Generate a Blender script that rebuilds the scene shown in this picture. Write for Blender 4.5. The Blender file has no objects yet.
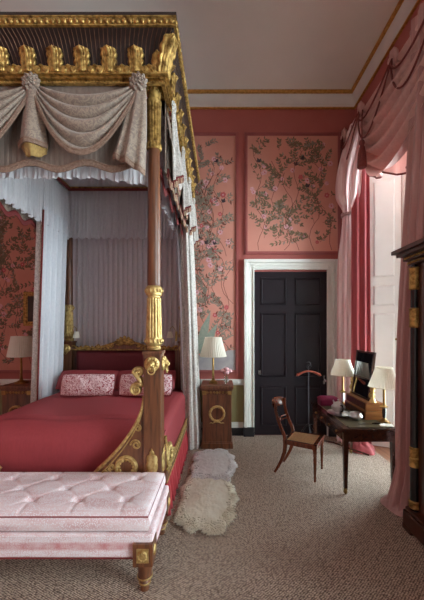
import bpy, math, random
from mathutils import Vector, Matrix
PI = math.pi
sin, cos = math.sin, math.cos
SC = bpy.context.scene
COL = SC.collection
R = random.Random(7)

# ------------------------------------------------------------------ materials
def lin(c):
    def f(u):
        u /= 255.0
        return u / 12.92 if u <= 0.04045 else ((u + 0.055) / 1.055) ** 2.4
    return (f(c[0]), f(c[1]), f(c[2]), 1.0)

class NT:
    def __init__(s, name):
        s.m = bpy.data.materials.new(name)
        s.m.use_nodes = True
        s.t = s.m.node_tree
        s.t.nodes.clear()
        s.out = s.n('ShaderNodeOutputMaterial')
    def n(s, kind, **kw):
        nd = s.t.nodes.new(kind)
        for k, v in kw.items():
            if k.startswith('i_'):
                key = k[2:].replace('_', ' ')
                nd.inputs[key].default_value = v
            else:
                setattr(nd, k, v)
        return nd
    def l(s, a, b):
        s.t.links.new(a, b)
    def coord(s, scale=(1, 1, 1), rot=(0, 0, 0)):
        tc = s.n('ShaderNodeTexCoord')
        mp = s.n('ShaderNodeMapping')
        mp.inputs['Scale'].default_value = scale
        mp.inputs['Rotation'].default_value = rot
        s.l(tc.outputs['Object'], mp.inputs['Vector'])
        return mp.outputs['Vector']
    def ramp(s, fac, stops):
        r = s.n('ShaderNodeValToRGB')
        e = r.color_ramp.elements
        while len(e) < len(stops):
            e.new(0.5)
        for i, (p, c) in enumerate(stops):
            e[i].position = p
            e[i].color = c if len(c) == 4 else lin(c)
        s.l(fac, r.inputs['Fac'])
        return r.outputs['Color']
    def bsdf(s, rough=0.5, metal=0.0, **kw):
        b = s.n('ShaderNodeBsdfPrincipled')
        b.inputs['Roughness'].default_value = rough
        b.inputs['Metallic'].default_value = metal
        for k, v in kw.items():
            b.inputs[k.replace('_', ' ')].default_value = v
        s.l(b.outputs[0], s.out.inputs['Surface'])
        return b
    def bump(s, h, b, strength=0.3, dist=0.01):
        bp = s.n('ShaderNodeBump')
        bp.inputs['Strength'].default_value = strength
        bp.inputs['Distance'].default_value = dist
        s.l(h, bp.inputs['Height'])
        s.l(bp.outputs['Normal'], b.inputs['Normal'])

def g(v):
    return (v, v, v, 1)

def noisy(name, c, c2=None, scale=20, rough=0.6, metal=0, bump=0.0, bdist=0.005, stretch=(1, 1, 1), **kw):
    t = NT(name)
    b = t.bsdf(rough, metal, **kw)
    nz = t.n('ShaderNodeTexNoise')
    nz.inputs['Scale'].default_value = scale
    nz.inputs['Detail'].default_value = 4
    t.l(t.coord(stretch), nz.inputs['Vector'])
    if c2 is None:
        c2 = tuple(int(x * 0.88) for x in c)
    t.l(t.ramp(nz.outputs['Fac'], [(0.3, c2), (0.7, c)]), b.inputs['Base Color'])
    if bump:
        t.bump(nz.outputs['Fac'], b, bump, bdist)
    return t.m

def wood(name, c, c2, rough=0.35, axis='Z', scale=6.0):
    t = NT(name)
    b = t.bsdf(rough, Coat_Weight=0.25, Coat_Roughness=0.2)
    st = {'Z': (4, 4, .35), 'X': (.35, 4, 4), 'Y': (4, .35, 4)}[axis]
    nz = t.n('ShaderNodeTexNoise')
    nz.inputs['Scale'].default_value = scale
    nz.inputs['Detail'].default_value = 6
    nz.inputs['Distortion'].default_value = 1.2
    t.l(t.coord(st), nz.inputs['Vector'])
    t.l(t.ramp(nz.outputs['Fac'], [(0.32, c2), (0.68, c)]), b.inputs['Base Color'])
    return t.m

def goldm(name, c, c2, rough=0.5):
    t = NT(name)
    b = t.bsdf(rough, 0.85)
    nz = t.n('ShaderNodeTexNoise')
    nz.inputs['Scale'].default_value = 28
    nz.inputs['Detail'].default_value = 5
    t.l(t.coord(), nz.inputs['Vector'])
    t.l(t.ramp(nz.outputs['Fac'], [(0.3, c2), (0.62, c)]), b.inputs['Base Color'])
    t.bump(nz.outputs['Fac'], b, 0.12, 0.003)
    return t.m

def damask(name, c, c2, scale=9, rough=0.6, sheer=0.0):
    """woven two-tone fabric with leafy blotches"""
    t = NT(name)
    b = t.bsdf(rough, 0, Sheen_Weight=0.3)
    v = t.n('ShaderNodeTexNoise')
    v.inputs['Scale'].default_value = scale
    v.inputs['Detail'].default_value = 3
    v.inputs['Distortion'].default_value = 2.2
    t.l(t.coord(), v.inputs['Vector'])
    col = t.ramp(v.outputs['Fac'], [(0.44, c2), (0.49, c), (0.55, c), (0.6, c2)])
    t.l(col, b.inputs['Base Color'])
    f = t.n('ShaderNodeTexNoise')
    f.inputs['Scale'].default_value = 300
    t.l(t.coord(), f.inputs['Vector'])
    t.bump(f.outputs['Fac'], b, 0.2, 0.002)
    return t.m

def cloth(name, c, c2=None, trans=0.0, rough=0.75, scale=120, sheen=0.2):
    t = NT(name)
    b = t.n('ShaderNodeBsdfPrincipled')
    b.inputs['Roughness'].default_value = rough
    b.inputs['Sheen Weight'].default_value = sheen
    nz = t.n('ShaderNodeTexNoise')
    nz.inputs['Scale'].default_value = scale
    t.l(t.coord((1, 1, .2)), nz.inputs['Vector'])
    c2 = c2 or tuple(int(x * 0.93) for x in c)
    col = t.ramp(nz.outputs['Fac'], [(0.35, c2), (0.65, c)])
    t.l(col, b.inputs['Base Color'])
    if trans:
        tr = t.n('ShaderNodeBsdfTranslucent')
        t.l(col, tr.inputs['Color'])
        mx = t.n('ShaderNodeMixShader')
        mx.inputs[0].default_value = trans
        t.l(b.outputs[0], mx.inputs[1])
        t.l(tr.outputs[0], mx.inputs[2])
        t.l(mx.outputs[0], t.out.inputs['Surface'])
    else:
        t.l(b.outputs[0], t.out.inputs['Surface'])
    return t.m

def stripe_cloth(name, c, c2, scale, axis_rot=(0, 0, 0), trans=0.0):
    t = NT(name)
    b = t.n('ShaderNodeBsdfPrincipled')
    b.inputs['Roughness'].default_value = 0.5
    b.inputs['Sheen Weight'].default_value = 0.3
    w = t.n('ShaderNodeTexNoise')
    w.inputs['Scale'].default_value = scale
    t.l(t.coord((1, 1, .03), axis_rot), w.inputs['Vector'])
    col = t.ramp(w.outputs['Fac'], [(0.38, c2), (0.6, c)])
    t.l(col, b.inputs['Base Color'])
    tr = t.n('ShaderNodeBsdfTranslucent')
    t.l(col, tr.inputs['Color'])
    mx = t.n('ShaderNodeMixShader')
    mx.inputs[0].default_value = trans
    t.l(b.outputs[0], mx.inputs[1])
    t.l(tr.outputs[0], mx.inputs[2])
    t.l(mx.outputs[0], t.out.inputs['Surface'])
    return t.m

def carpet():
    t = NT('sisal_carpet')
    b = t.bsdf(0.95)
    v = t.n('ShaderNodeTexVoronoi')
    v.inputs['Scale'].default_value = 56
    v.inputs['Randomness'].default_value = 0.35
    t.l(t.coord((1, 1.45, .01), (0, 0, 0.62)), v.inputs['Vector'])
    nz = t.n('ShaderNodeTexNoise')
    nz.inputs['Scale'].default_value = 55
    nz.inputs['Detail'].default_value = 2
    t.l(t.coord(), nz.inputs['Vector'])
    m = t.n('ShaderNodeMath', operation='MULTIPLY_ADD')
    t.l(nz.outputs['Fac'], m.inputs[0])
    m.inputs[1].default_value = 0.22
    t.l(v.outputs['Distance'], m.inputs[2])
    col = t.ramp(m.outputs[0], [(0.24, (216, 196, 177)), (0.48, (182, 160, 144)), (0.70, (96, 79, 69))])
    t.l(col, b.inputs['Base Color'])
    inv = t.n('ShaderNodeMath', operation='SUBTRACT')
    inv.inputs[0].default_value = 1.0
    t.l(v.outputs['Distance'], inv.inputs[1])
    t.bump(inv.outputs[0], b, 0.8, 0.01)
    return t.m

def bench_cloth(name, bands=False):
    t = NT(name)
    b = t.bsdf(0.8)
    v = t.n('ShaderNodeTexVoronoi')
    v.inputs['Scale'].default_value = 95
    v.inputs['Randomness'].default_value = 0.6
    t.l(t.coord((1, 1, 1)), v.inputs['Vector'])
    nz = t.n('ShaderNodeTexNoise')
    nz.inputs['Scale'].default_value = 5
    nz.inputs['Detail'].default_value = 3
    t.l(t.coord((.6, 2.5, 2.5) if not bands else (2.2, 2.2, 7)), nz.inputs['Vector'])
    pink = t.ramp(nz.outputs['Fac'], [(0.40, (230, 210, 213)), (0.70, (212, 174, 176))])
    fac = t.ramp(v.outputs['Distance'], [(0.3, g(0)), (0.5, g(1))])
    mx = t.n('ShaderNodeMixRGB')
    t.l(fac, mx.inputs['Fac'])
    mx.inputs['Color1'].default_value = lin((234, 228, 233))
    t.l(pink, mx.inputs['Color2'])
    if bands:
        sx = t.n('ShaderNodeSeparateXYZ')
        t.l(t.coord(), sx.inputs[0])
        bf = t.ramp(sx.outputs['Z'], [(0.285, g(0)), (0.30, g(1)), (0.335, g(1)), (0.35, g(0))])
        n2 = t.n('ShaderNodeTexNoise')
        n2.inputs['Scale'].default_value = 16
        t.l(t.coord(), n2.inputs['Vector'])
        mu = t.n('ShaderNodeMath', operation='MULTIPLY')
        t.l(bf, mu.inputs[0]); t.l(n2.outputs['Fac'], mu.inputs[1])
        m2 = t.n('ShaderNodeMixRGB')
        t.l(mu.outputs[0], m2.inputs['Fac'])
        t.l(mx.outputs[0], m2.inputs['Color1'])
        m2.inputs['Color2'].default_value = lin((190, 92, 92))
        t.l(m2.outputs[0], b.inputs['Base Color'])
    else:
        t.l(mx.outputs[0], b.inputs['Base Color'])
    return t.m

def pillow_cloth():
    t = NT('patterned_pillow_cloth')
    b = t.bsdf(0.7)
    v = t.n('ShaderNodeTexNoise')
    v.inputs['Scale'].default_value = 17
    v.inputs['Detail'].default_value = 2
    v.inputs['Distortion'].default_value = 3.0
    t.l(t.coord(), v.inputs['Vector'])
    t.l(t.ramp(v.outputs['Fac'], [(0.40, (160, 56, 70)), (0.46, (244, 222, 224)), (0.54, (244, 222, 224)), (0.61, (176, 80, 94))]), b.inputs['Base Color'])
    return t.m

def glass_pane():
    t = NT('window_glass')
    tr = t.n('ShaderNodeBsdfTransparent')
    gl = t.n('ShaderNodeBsdfGlossy')
    gl.inputs['Roughness'].default_value = 0.02
    fr = t.n('ShaderNodeFresnel')
    fr.inputs['IOR'].default_value = 1.45
    mx = t.n('ShaderNodeMixShader')
    t.l(fr.outputs[0], mx.inputs[0])
    t.l(tr.outputs[0], mx.inputs[1])
    t.l(gl.outputs[0], mx.inputs[2])
    t.l(mx.outputs[0], t.out.inputs['Surface'])
    return t.m

def pleated_shade():
    t = NT('pleated_lampshade')
    b = t.n('ShaderNodeBsdfPrincipled')
    b.inputs['Roughness'].default_value = 0.8
    b.inputs['Base Color'].default_value = lin((240, 236, 222))
    tr = t.n('ShaderNodeBsdfTranslucent')
    tr.inputs['Color'].default_value = lin((240, 232, 214))
    mx = t.n('ShaderNodeMixShader')
    mx.inputs[0].default_value = 0.3
    t.l(b.outputs[0], mx.inputs[1])
    t.l(tr.outputs[0], mx.inputs[2])
    t.l(mx.outputs[0], t.out.inputs['Surface'])
    return t.m

M = {}
M['wall'] = noisy('red_paint', (170, 93, 86), (164, 87, 80), 3, 0.6)
M['wall_dk'] = noisy('red_moulding_paint', (158, 84, 82), (148, 76, 74), 6, 0.5)
M['paper'] = noisy('coral_wallpaper', (204, 140, 124), (195, 130, 114), 2.5, 0.75)
M['leaf'] = noisy('painted_olive_leaf', (122, 106, 80), (98, 86, 66), 14, 0.8)
M['leaf2'] = noisy('painted_grey_leaf', (146, 134, 118), (116, 106, 96), 14, 0.8)
M['stem'] = noisy('painted_brown_stem', (122, 72, 58), (100, 62, 52), 14, 0.8)
M['petal'] = noisy('painted_pink_petal', (220, 172, 174), (192, 134, 144), 40, 0.8)
M['petal_red'] = noisy('painted_red_petal', (190, 92, 92), (176, 80, 82), 40, 0.8)
M['bird'] = noisy('painted_dark_bird', (72, 58, 64), (52, 44, 50), 40, 0.8)
M['teal'] = noisy('painted_teal_leaf', (150, 154, 140), (128, 138, 128), 30, 0.8)
M['water'] = noisy('painted_grey_water', (176, 168, 168), (158, 152, 156), 8, 0.8)
M['dado'] = noisy('olive_dado_paint', (150, 140, 96), (140, 130, 88), 4, 0.6)
M['white'] = noisy('white_paint', (226, 226, 220), (216, 216, 210), 4, 0.45)
M['shutter'] = noisy('white_shutter_paint', (236, 232, 226), (230, 226, 220), 4, 0.4)
M['ceil'] = noisy('ceiling_paint', (238, 232, 224), (232, 226, 218), 1.5, 0.85)
M['cove'] = noisy('cornice_paint', (222, 220, 214), (214, 210, 206), 4, 0.7)
M['black'] = noisy('black_skirting_paint', (34, 32, 36), (26, 24, 28), 5, 0.45)
M['door'] = noisy('aubergine_door_paint', (26, 16, 23), (22, 13, 20), 5, 0.5, Specular_IOR_Level=.3)
M['gold'] = goldm('gilded_wood', (204, 168, 100), (104, 74, 36))
M['gold_soft'] = goldm('soft_gilding', (216, 190, 130), (168, 134, 80), 0.52)
M['giltline'] = goldm('gilt_fillet', (214, 166, 92), (180, 130, 64), 0.5)
M['brass'] = noisy('brass', (184, 152, 96), (146, 116, 70), 20, 0.32, 1.0)
M['silver'] = noisy('silver', (224, 224, 226), (200, 200, 204), 20, 0.28, 1.0)
M['chrome'] = noisy('dull_steel', (150, 150, 154), (120, 120, 124), 20, 0.25, 1.0)
M['mahog'] = wood('mahogany', (126, 76, 46), (78, 42, 25), 0.4)
M['mahog_d'] = wood('dark_mahogany', (74, 38, 26), (40, 20, 15), 0.3)
M['mahog_c'] = wood('chair_mahogany', (128, 66, 40), (74, 34, 22), 0.25)
M['desk_w'] = wood('desk_mahogany', (80, 44, 30), (46, 24, 17), 0.22, 'Y')
M['box_w'] = wood('honey_wood', (176, 118, 62), (126, 76, 38), 0.3, 'X')
M['canopy_w'] = noisy('dark_canopy_wood', (42, 24, 22), (30, 17, 16), 8, 0.5)
M['fret'] = noisy('worn_gilt_reed', (120, 84, 58), (80, 52, 36), 18, 0.55, 0.4)
M['cane'] = noisy('woven_cane', (206, 168, 122), (168, 128, 86), 90, 0.7, 0, 0.4)
M['leather'] = noisy('olive_leather', (92, 84, 60), (76, 70, 50), 12, 0.3)
M['damask'] = damask('taupe_damask', (152, 134, 119), (126, 108, 97), 15)
M['damask_g'] = damask('grey_damask', (206, 200, 194), (174, 167, 161), 16)
M['gather'] = cloth('gathered_taupe', (128, 112, 102), (120, 104, 95))
M['sheer'] = cloth('white_voile', (226, 224, 228), (216, 214, 220), 0.25)
M['lining'] = cloth('white_lining', (222, 222, 228), (212, 212, 220), 0.15)
M['backcloth'] = cloth('grey_lilac_cloth', (206, 196, 200), (196, 186, 192))
M['fringe'] = noisy('brown_fringe', (146, 120, 104), (116, 88, 74), 60, 0.8)
M['redtrim'] = noisy('red_trim', (122, 36, 34), (98, 26, 26), 60, 0.7)
M['goldtrim'] = noisy('gold_thread', (204, 184, 154), (176, 150, 118), 60, 0.6)
M['golding'] = cloth('gold_silk', (168, 136, 76), (140, 108, 56))
M['red'] = cloth('crimson_cotton', (154, 56, 62), (147, 52, 58), 0, 0.7, 60, 0.0)
M['red_d'] = cloth('crimson_upholstery', (112, 34, 42), (104, 30, 38), 0, 0.7, 60, 0.0)
M['skirt'] = cloth('red_skirt_cloth', (196, 56, 66), (180, 48, 58))
M['piping'] = noisy('red_piping', (150, 72, 76), (138, 62, 66), 30, 0.7)
M['bench'] = bench_cloth('pink_printed_cloth')
M['bench_b'] = bench_cloth('pink_banded_cloth', True)
M['pillow'] = pillow_cloth()
M['fur'] = cloth('cream_sheepskin', (252, 247, 232), (244, 236, 218), .35, .95, 12, 0)
M['fur_w'] = cloth('white_sheepskin', (252, 250, 250), (244, 240, 240), .35, .95, 12, 0)
M['silk'] = stripe_cloth('pink_silk', (246, 224, 222), (226, 184, 182), 22, (0, 0, 0), 0.3)
M['silk_sw'] = cloth('pale_pink_silk', (226, 192, 186), (218, 182, 176), 0.4, 0.5, 30, 0.1)
M['mauve'] = stripe_cloth('dusty_pink_silk', (196, 154, 150), (178, 134, 131), 18, (0, 0, 0), 0.12)
M['crimson'] = stripe_cloth('rose_red_curtain', (196, 92, 96), (178, 76, 82), 18, (0, 0, 0), 0.35)
M['rope'] = noisy('dark_red_rope', (132, 62, 56), (98, 42, 40), 80, 0.7, 0, 0.4)
M['magenta'] = noisy('magenta_leather', (132, 28, 72), (112, 20, 60), 20, 0.4)
M['shade'] = pleated_shade()
M['mirror'] = noisy('mirror_glass', (120, 120, 126), (116, 116, 122), 2, 0.03, 1.0)
M['ebony'] = noisy('ebonised_wood', (26, 24, 26), (18, 16, 18), 10, 0.25)
M['floorwood'] = wood('oak_boards', (176, 122, 92), (136, 90, 66), 0.35, 'Y', 4)
M['glass'] = glass_pane()
M['paperw'] = noisy('cream_paper', (226, 220, 204), (216, 210, 194), 20, 0.8)
M['picture'] = noisy('dark_canvas', (66, 56, 46), (30, 26, 24), 6, 0.5)
M['green'] = noisy('stem_green', (84, 108, 60), (66, 90, 48), 20, 0.7)
t_ = NT('vase_glass'); b_ = t_.bsdf(0.03, 0, Transmission_Weight=1.0); b_.inputs['Base Color'].default_value = (.95, .97, .98, 1); M['vglass'] = t_.m
M['bloom'] = noisy('pale_pink_bloom', (244, 208, 212), (226, 170, 184), 40, 0.7)
M['hangwood'] = wood('hanger_wood', (150, 70, 48), (116, 48, 34), 0.35, 'X')
M['pole'] = noisy('grey_pole_metal', (88, 84, 90), (70, 68, 74), 20, 0.4, 0.7)
M['iron'] = noisy('black_iron', (44, 42, 46), (32, 30, 34), 20, 0.35, 0.6)

# ------------------------------------------------------------------ mesh builder
class MB:
    def __init__(s):
        s.v, s.f, s.m = [], [], []
    def add(s, vs, fs, m=0):
        o = len(s.v)
        s.v += [tuple(p) for p in vs]
        for f in fs:
            s.f.append(tuple(i + o for i in f))
            s.m.append(m)
        return s
    def box(s, x0, x1, y0, y1, z0, z1, m=0):
        v = [(x, y, z) for z in (z0, z1) for y in (y0, y1) for x in (x0, x1)]
        return s.add(v, [(0, 2, 3, 1), (4, 5, 7, 6), (0, 1, 5, 4), (2, 6, 7, 3), (0, 4, 6, 2), (1, 3, 7, 5)], m)
    def lathe(s, prof, c=(0, 0, 0), n=24, m=0, mod=None, tf=None):
        cx, cy, cz = c
        vs, fs = [], []
        for (r, z) in prof:
            for k in range(n):
                a = 2 * PI * k / n
                rr = max(r, 1e-4) * (mod(a, z) if mod else 1.0)
                p = (rr * cos(a), rr * sin(a), z)
                if tf: p = tf(p)
                vs.append((cx + p[0], cy + p[1], cz + p[2]))
        L = len(prof)
        for j in range(L - 1):
            for k in range(n):
                k2 = (k + 1) % n
                fs.append((j * n + k, j * n + k2, (j + 1) * n + k2, (j + 1) * n + k))
        fs.append(tuple(range(n - 1, -1, -1)))
        fs.append(tuple(range((L - 1) * n, L * n)))
        return s.add(vs, fs, m)
    def tube(s, pts, r, n=8, m=0, closed=False):
        P = [Vector(p) for p in pts]
        L = len(P)
        rs = [r] * L if not hasattr(r, '__len__') else r
        vs, fs = [], []
        up = None
        for i in range(L):
            if closed:
                t = P[(i + 1) % L] - P[i - 1]
            else:
                t = P[min(i + 1, L - 1)] - P[max(i - 1, 0)]
            if t.length < 1e-9: t = Vector((0, 0, 1))
            t.normalize()
            if up is None:
                up = Vector((0, 0, 1)) if abs(t.z) < 0.9 else Vector((1, 0, 0))
            up = up - t * up.dot(t)
            if up.length < 1e-6:
                up = Vector((1, 0, 0)) - t * t.x
            up.normalize()
            sd = t.cross(up)
            for k in range(n):
                a = 2 * PI * k / n
                vs.append(P[i] + (up * cos(a) + sd * sin(a)) * rs[i])
        rng = L if closed else L - 1
        for i in range(rng):
            j = (i + 1) % L
            for k in range(n):
                k2 = (k + 1) % n
                fs.append((i * n + k, i * n + k2, j * n + k2, j * n + k))
        if not closed:
            fs.append(tuple(range(n - 1, -1, -1)))
            fs.append(tuple(range((L - 1) * n, L * n)))
        return s.add(vs, fs, m)
    def grid(s, fn, nu, nv, m=0, wrap=False):
        vs, fs = [], []
        for j in range(nv + 1):
            for i in range(nu + (0 if wrap else 1)):
                vs.append(fn(i / nu, j / nv))
        w = nu if wrap else nu + 1
        for j in range(nv):
            for i in range(nu):
                i2 = (i + 1) % w if wrap else i + 1
                fs.append((j * w + i, j * w + i2, (j + 1) * w + i2, (j + 1) * w + i))
        return s.add(vs, fs, m)
    def prism(s, out, fn, t0, t1, m=0):
        n = len(out)
        vs = [fn(a, b, t0) for a, b in out] + [fn(a, b, t1) for a, b in out]
        fs = [tuple(range(n - 1, -1, -1)), tuple(range(n, 2 * n))]
        fs += [(i, (i + 1) % n, n + (i + 1) % n, n + i) for i in range(n)]
        return s.add(vs, fs, m)
    def ell(s, c, rx, ry, rz, nu=12, nv=8, m=0):
        prof = []
        vs, fs = [], []
        for j in range(nv + 1):
            th = PI * j / nv
            for k in range(nu):
                a = 2 * PI * k / nu
                q = max(sin(th), 1e-3)
                vs.append((c[0] + rx * q * cos(a), c[1] + ry * q * sin(a), c[2] - rz * cos(th)))
        for j in range(nv):
            for k in range(nu):
                k2 = (k + 1) % nu
                fs.append((j * nu + k, j * nu + k2, (j + 1) * nu + k2, (j + 1) * nu + k))
        return s.add(vs, fs, m)
    def map(s, fn):
        s.v = [tuple(fn(p)) for p in s.v]
        return s

def basis(o):
    mtx = o.matrix_basis.copy()
    while o.parent:
        o = o.parent
        mtx = o.matrix_basis @ mtx
    return mtx

def build(name, mb, mats, parent=None, local=False, smooth=True, bevel=0, solid=0, sub=0, ang=40, origin=None):
    me = bpy.data.meshes.new(name)
    vs = mb.v
    loc = None
    if parent is not None:
        if not local:
            inv = basis(parent).inverted()
            vs = [tuple(inv @ Vector(p)) for p in vs]
    elif not local:
        xs = [p[0] for p in vs]; ys = [p[1] for p in vs]; zs = [p[2] for p in vs]
        loc = origin or ((min(xs) + max(xs)) / 2, (min(ys) + max(ys)) / 2, min(zs))
        vs = [(p[0] - loc[0], p[1] - loc[1], p[2] - loc[2]) for p in vs]
    me.from_pydata(vs, [], mb.f)
    if not isinstance(mats, (list, tuple)): mats = [mats]
    for mm in mats:
        me.materials.append(M[mm] if isinstance(mm, str) else mm)
    if len(mats) > 1:
        me.polygons.foreach_set('material_index', mb.m)
    if smooth:
        me.polygons.foreach_set('use_smooth', [True] * len(me.polygons))
        me.set_sharp_from_angle(angle=math.radians(ang))
    me.update()
    o = bpy.data.objects.new(name, me)
    COL.objects.link(o)
    if parent is not None: o.parent = parent
    if loc: o.location = loc
    if solid:
        md = o.modifiers.new('solid', 'SOLIDIFY'); md.thickness = solid; md.offset = 0
    if bevel:
        md = o.modifiers.new('bevel', 'BEVEL'); md.width = bevel; md.segments = 2; md.limit_method = 'ANGLE'
        md.harden_normals = False
    if sub:
        md = o.modifiers.new('sub', 'SUBSURF'); md.levels = sub; md.render_levels = sub
    return o

def thing(name, label, cat, loc=(0, 0, 0), rz=0, group=None):
    o = bpy.data.objects.new(name, None)
    COL.objects.link(o)
    o.location = loc; o.rotation_euler = (0, 0, rz)
    return tag(o, label, cat, group)

def tag(o, label, cat, group=None):
    o['label'] = label; o['category'] = cat
    if group: o['group'] = group
    return o

def struct(o):
    o['kind'] = 'structure'
    return o

def dup(o, loc=None, rz=None, parent=None, label=None):
    c = o.copy()
    COL.objects.link(c)
    if parent is not None: c.parent = parent
    if loc is not None: c.location = loc
    if rz is not None: c.rotation_euler = (0, 0, rz)
    if label: c['label'] = label
    for ch in [x for x in bpy.data.objects if x.parent is o]:
        dup(ch, parent=c)
    return c

def lerp(a, b, t): return a + (b - a) * t
def sst(t):
    t = max(0, min(1, t)); return t * t * (3 - 2 * t)

# ------------------------------------------------------------------ room shell
XR, YB, ZC, XL, YF = 2.24, 5.206, 5.72, -4.3, -4.0
WT = 0.5
floor = build('floor', MB().box(XL - .2, XR, YF - .2, YB + .2, -.1, 0), carpet(), smooth=False, origin=(0, 0, 0)); struct(floor)
ceil = build('ceiling', MB().box(XL - .2, XR + WT, YF - .2, YB + .2, ZC, ZC + .1), 'ceil', smooth=False); struct(ceil)
ZT = 5.49
def ring(mb, x0, x1, y0, y1, prof, m=0):
    """profile of (inset, z) swept around the room rectangle"""
    n = len(prof)
    cs = []
    for (d, z) in prof:
        cs.append([(x0 + d, y0 + d, z), (x1 - d, y0 + d, z), (x1 - d, y1 - d, z), (x0 + d, y1 - d, z)])
    vs = [p for c in cs for p in c]
    fs = []
    for j in range(n - 1):
        for k in range(4):
            k2 = (k + 1) % 4
            fs.append((j * 4 + k, j * 4 + k2, (j + 1) * 4 + k2, (j + 1) * 4 + k))
    mb.add(vs, fs, m)
corn = MB()
ring(corn, XL, XR, YF, YB, [(.0, ZT - .022), (.03, ZT - .022), (.034, ZT - .012), (.03, ZT)], 1)
ring(corn, XL, XR, YF, YB, [(0, ZT), (.03, ZT), (.035, ZT + .035), (.02, ZT + .05), (.03, ZT + .11), (.06, ZT + .16), (.075, ZT + .185)], 0)
ring(corn, XL, XR, YF, YB, [(.075, ZT + .185), (.11, ZT + .185), (.115, ZT + .21), (.11, ZC)], 1)
struct(build('trim_1', corn, ['cove', 'giltline'], ang=25))

wall_back = struct(build('wall_back', MB().box(XL - .2, XR + WT, YB, YB + .2, 0, ZC), 'wall', smooth=False))
wall_left = struct(build('wall_left', MB().box(XL - .2, XL, YF, YB, 0, ZC), 'wall', smooth=False))
wall_front = struct(build('wall_front', MB().box(XL - .2, XR + WT, YF - .2, YF, 0, ZC), 'cove', smooth=False))
# right wall with three window openings (splayed: wider on the room side)
WIN = [(3.05, 4.79, 3.26, 4.58), (-0.75, 1.25, -0.53, 1.03), (-3.4, -1.6, -3.2, -1.8)]
ZW = 4.62
wr = MB()
ys = [YF - .2]
for (a, b, c, d) in sorted(WIN):
    ys += [a, b]
ys.append(YB + .2)
for i in range(0, len(ys), 2):
    y0, y1 = ys[i], ys[i + 1]
    c0 = y0 if i == 0 else y0 - .21
    c1 = y1 if i == len(ys) - 2 else y1 + .21
    wr.prism([(XR, y0), (XR, y1), (XR + WT, c1), (XR + WT, c0)], lambda a, b, t: (a, b, t), 0, ZC)
for (a, b, c, d) in WIN:
    wr.box(XR, XR + WT, a - .001, b + .001, ZW, ZC)
wall_right = struct(build('wall_right', wr, 'wall', smooth=False))

def shutter_panels(mb, p0, p1, nrm, zs, m=0):
    """framed panels along the line p0->p1 (xy), raised toward nrm"""
    dx, dy = p1[0] - p0[0], p1[1] - p0[1]
    def fn(u, off, z): return (p0[0] + dx * u + nrm[0] * off, p0[1] + dy * u + nrm[1] * off, z)
    for (z0, z1) in zs:
        for (u0, u1, e0, e1, z0_, z1_) in ((.18, .82, .0, .018, z0, z1), (.27, .73, .018, .010, z0 + .06, z1 - .06)):
            o = [(u0, z0_), (u1, z0_), (u1, z1_), (u0, z1_)]
            i = [(u0 + .05, z0_ + .025), (u1 - .05, z0_ + .025), (u1 - .05, z1_ - .025), (u0 + .05, z1_ - .025)]
            vs = [fn(u, e0 if e0 else 0.0, z) for u, z in o] + [fn(u, e1, z) for u, z in i]
            mb.add(vs, [(0, 1, 5, 4), (1, 2, 6, 5), (2, 3, 7, 6), (3, 0, 4, 7), (4, 5, 6, 7)], m)

def window(idx, a, b, c, d):
    fr = MB()
    xo = XR + .42
    fr.box(xo, xo + .07, c, c + .07, .0, ZW); fr.box(xo, xo + .07, d - .07, d, .0, ZW)
    fr.box(xo, xo + .07, c, d, ZW - .08, ZW); fr.box(xo, xo + .07, c, d, 0, .12)
    w = struct(build('window_%d' % idx, fr, 'shutter', smooth=False))
    sh = MB()
    ymid = (c + d) / 2
    for z0, z1 in ((.12, 2.3), (2.26, ZW - .08)):
        sh.box(xo + .01, xo + .05, c + .07, c + .12, z0, z1); sh.box(xo + .01, xo + .05, d - .12, d - .07, z0, z1)
        sh.box(xo + .01, xo + .05, c + .07, d - .07, z0, z0 + .06); sh.box(xo + .01, xo + .05, c + .07, d - .07, z1 - .05, z1)
        for k in (1, 2):
            yy = lerp(c + .1, d - .1, k / 3); sh.box(xo + .015, xo + .045, yy - .012, yy + .012, z0, z1)
        for k in (1, 2):
            zz = lerp(z0, z1, k / 3); sh.box(xo + .015, xo + .045, c + .1, d - .1, zz - .012, zz + .012)
    build('sash', sh, 'shutter', w, smooth=False)
    build('glass', MB().box(xo + .026, xo + .032, c + .07, d - .07, .12, ZW - .06), 'glass', w, smooth=False)
    build('reveal_floor', MB().prism([(XR, a), (XR, b), (XR + .5, d + .05), (XR + .5, c - .05)], lambda p, q, t: (p, q, t), -.1, -.001), 'floorwood', w, smooth=False)
    zs = [(.2, 1.26), (1.42, 2.18), (2.30, 2.62), (2.80, 4.15), (4.25, 4.55)] if idx == 1 else [(.2, 2.1), (2.3, 4.5)]
    zs = [(.25, 2.02), (2.13, 2.44), (2.56, 4.02), (4.12, 4.55)]
    for (p0, p1, nr) in (((XR + .01, b - .004), (xo, d + .016), (-.42, -.9)), ((XR + .01, a + .004), (xo, c - .016), (-.42, .9))):
        s = MB()
        dx, dy = p1[0] - p0[0], p1[1] - p0[1]
        L = math.hypot(dx, dy)
        nx, ny = (dy / L, -dx / L)
        if ny * nr[1] < 0: nx, ny = -nx, -ny
        q0 = (p0[0] + nx * .035, p0[1] + ny * .035); q1 = (p1[0] + nx * .035, p1[1] + ny * .035)
        s.prism([p0, p1, q1, q0], lambda p, q, t: (p, q, t), 0.01, ZW - .01)
        shutter_panels(s, q0, q1, (nx, ny), zs)
        so = build('shutter', s, 'shutter', w, smooth=False)
        kx, ky = lerp(q0[0], q1[0], .86), lerp(q0[1], q1[1], .86)
        build('knob', MB().ell((kx + nx * .012, ky + ny * .012, 1.63), .017, .017, .017), 'brass', so)
    return w
for i, wdw in enumerate(WIN):
    window(i + 1, *wdw)

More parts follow.
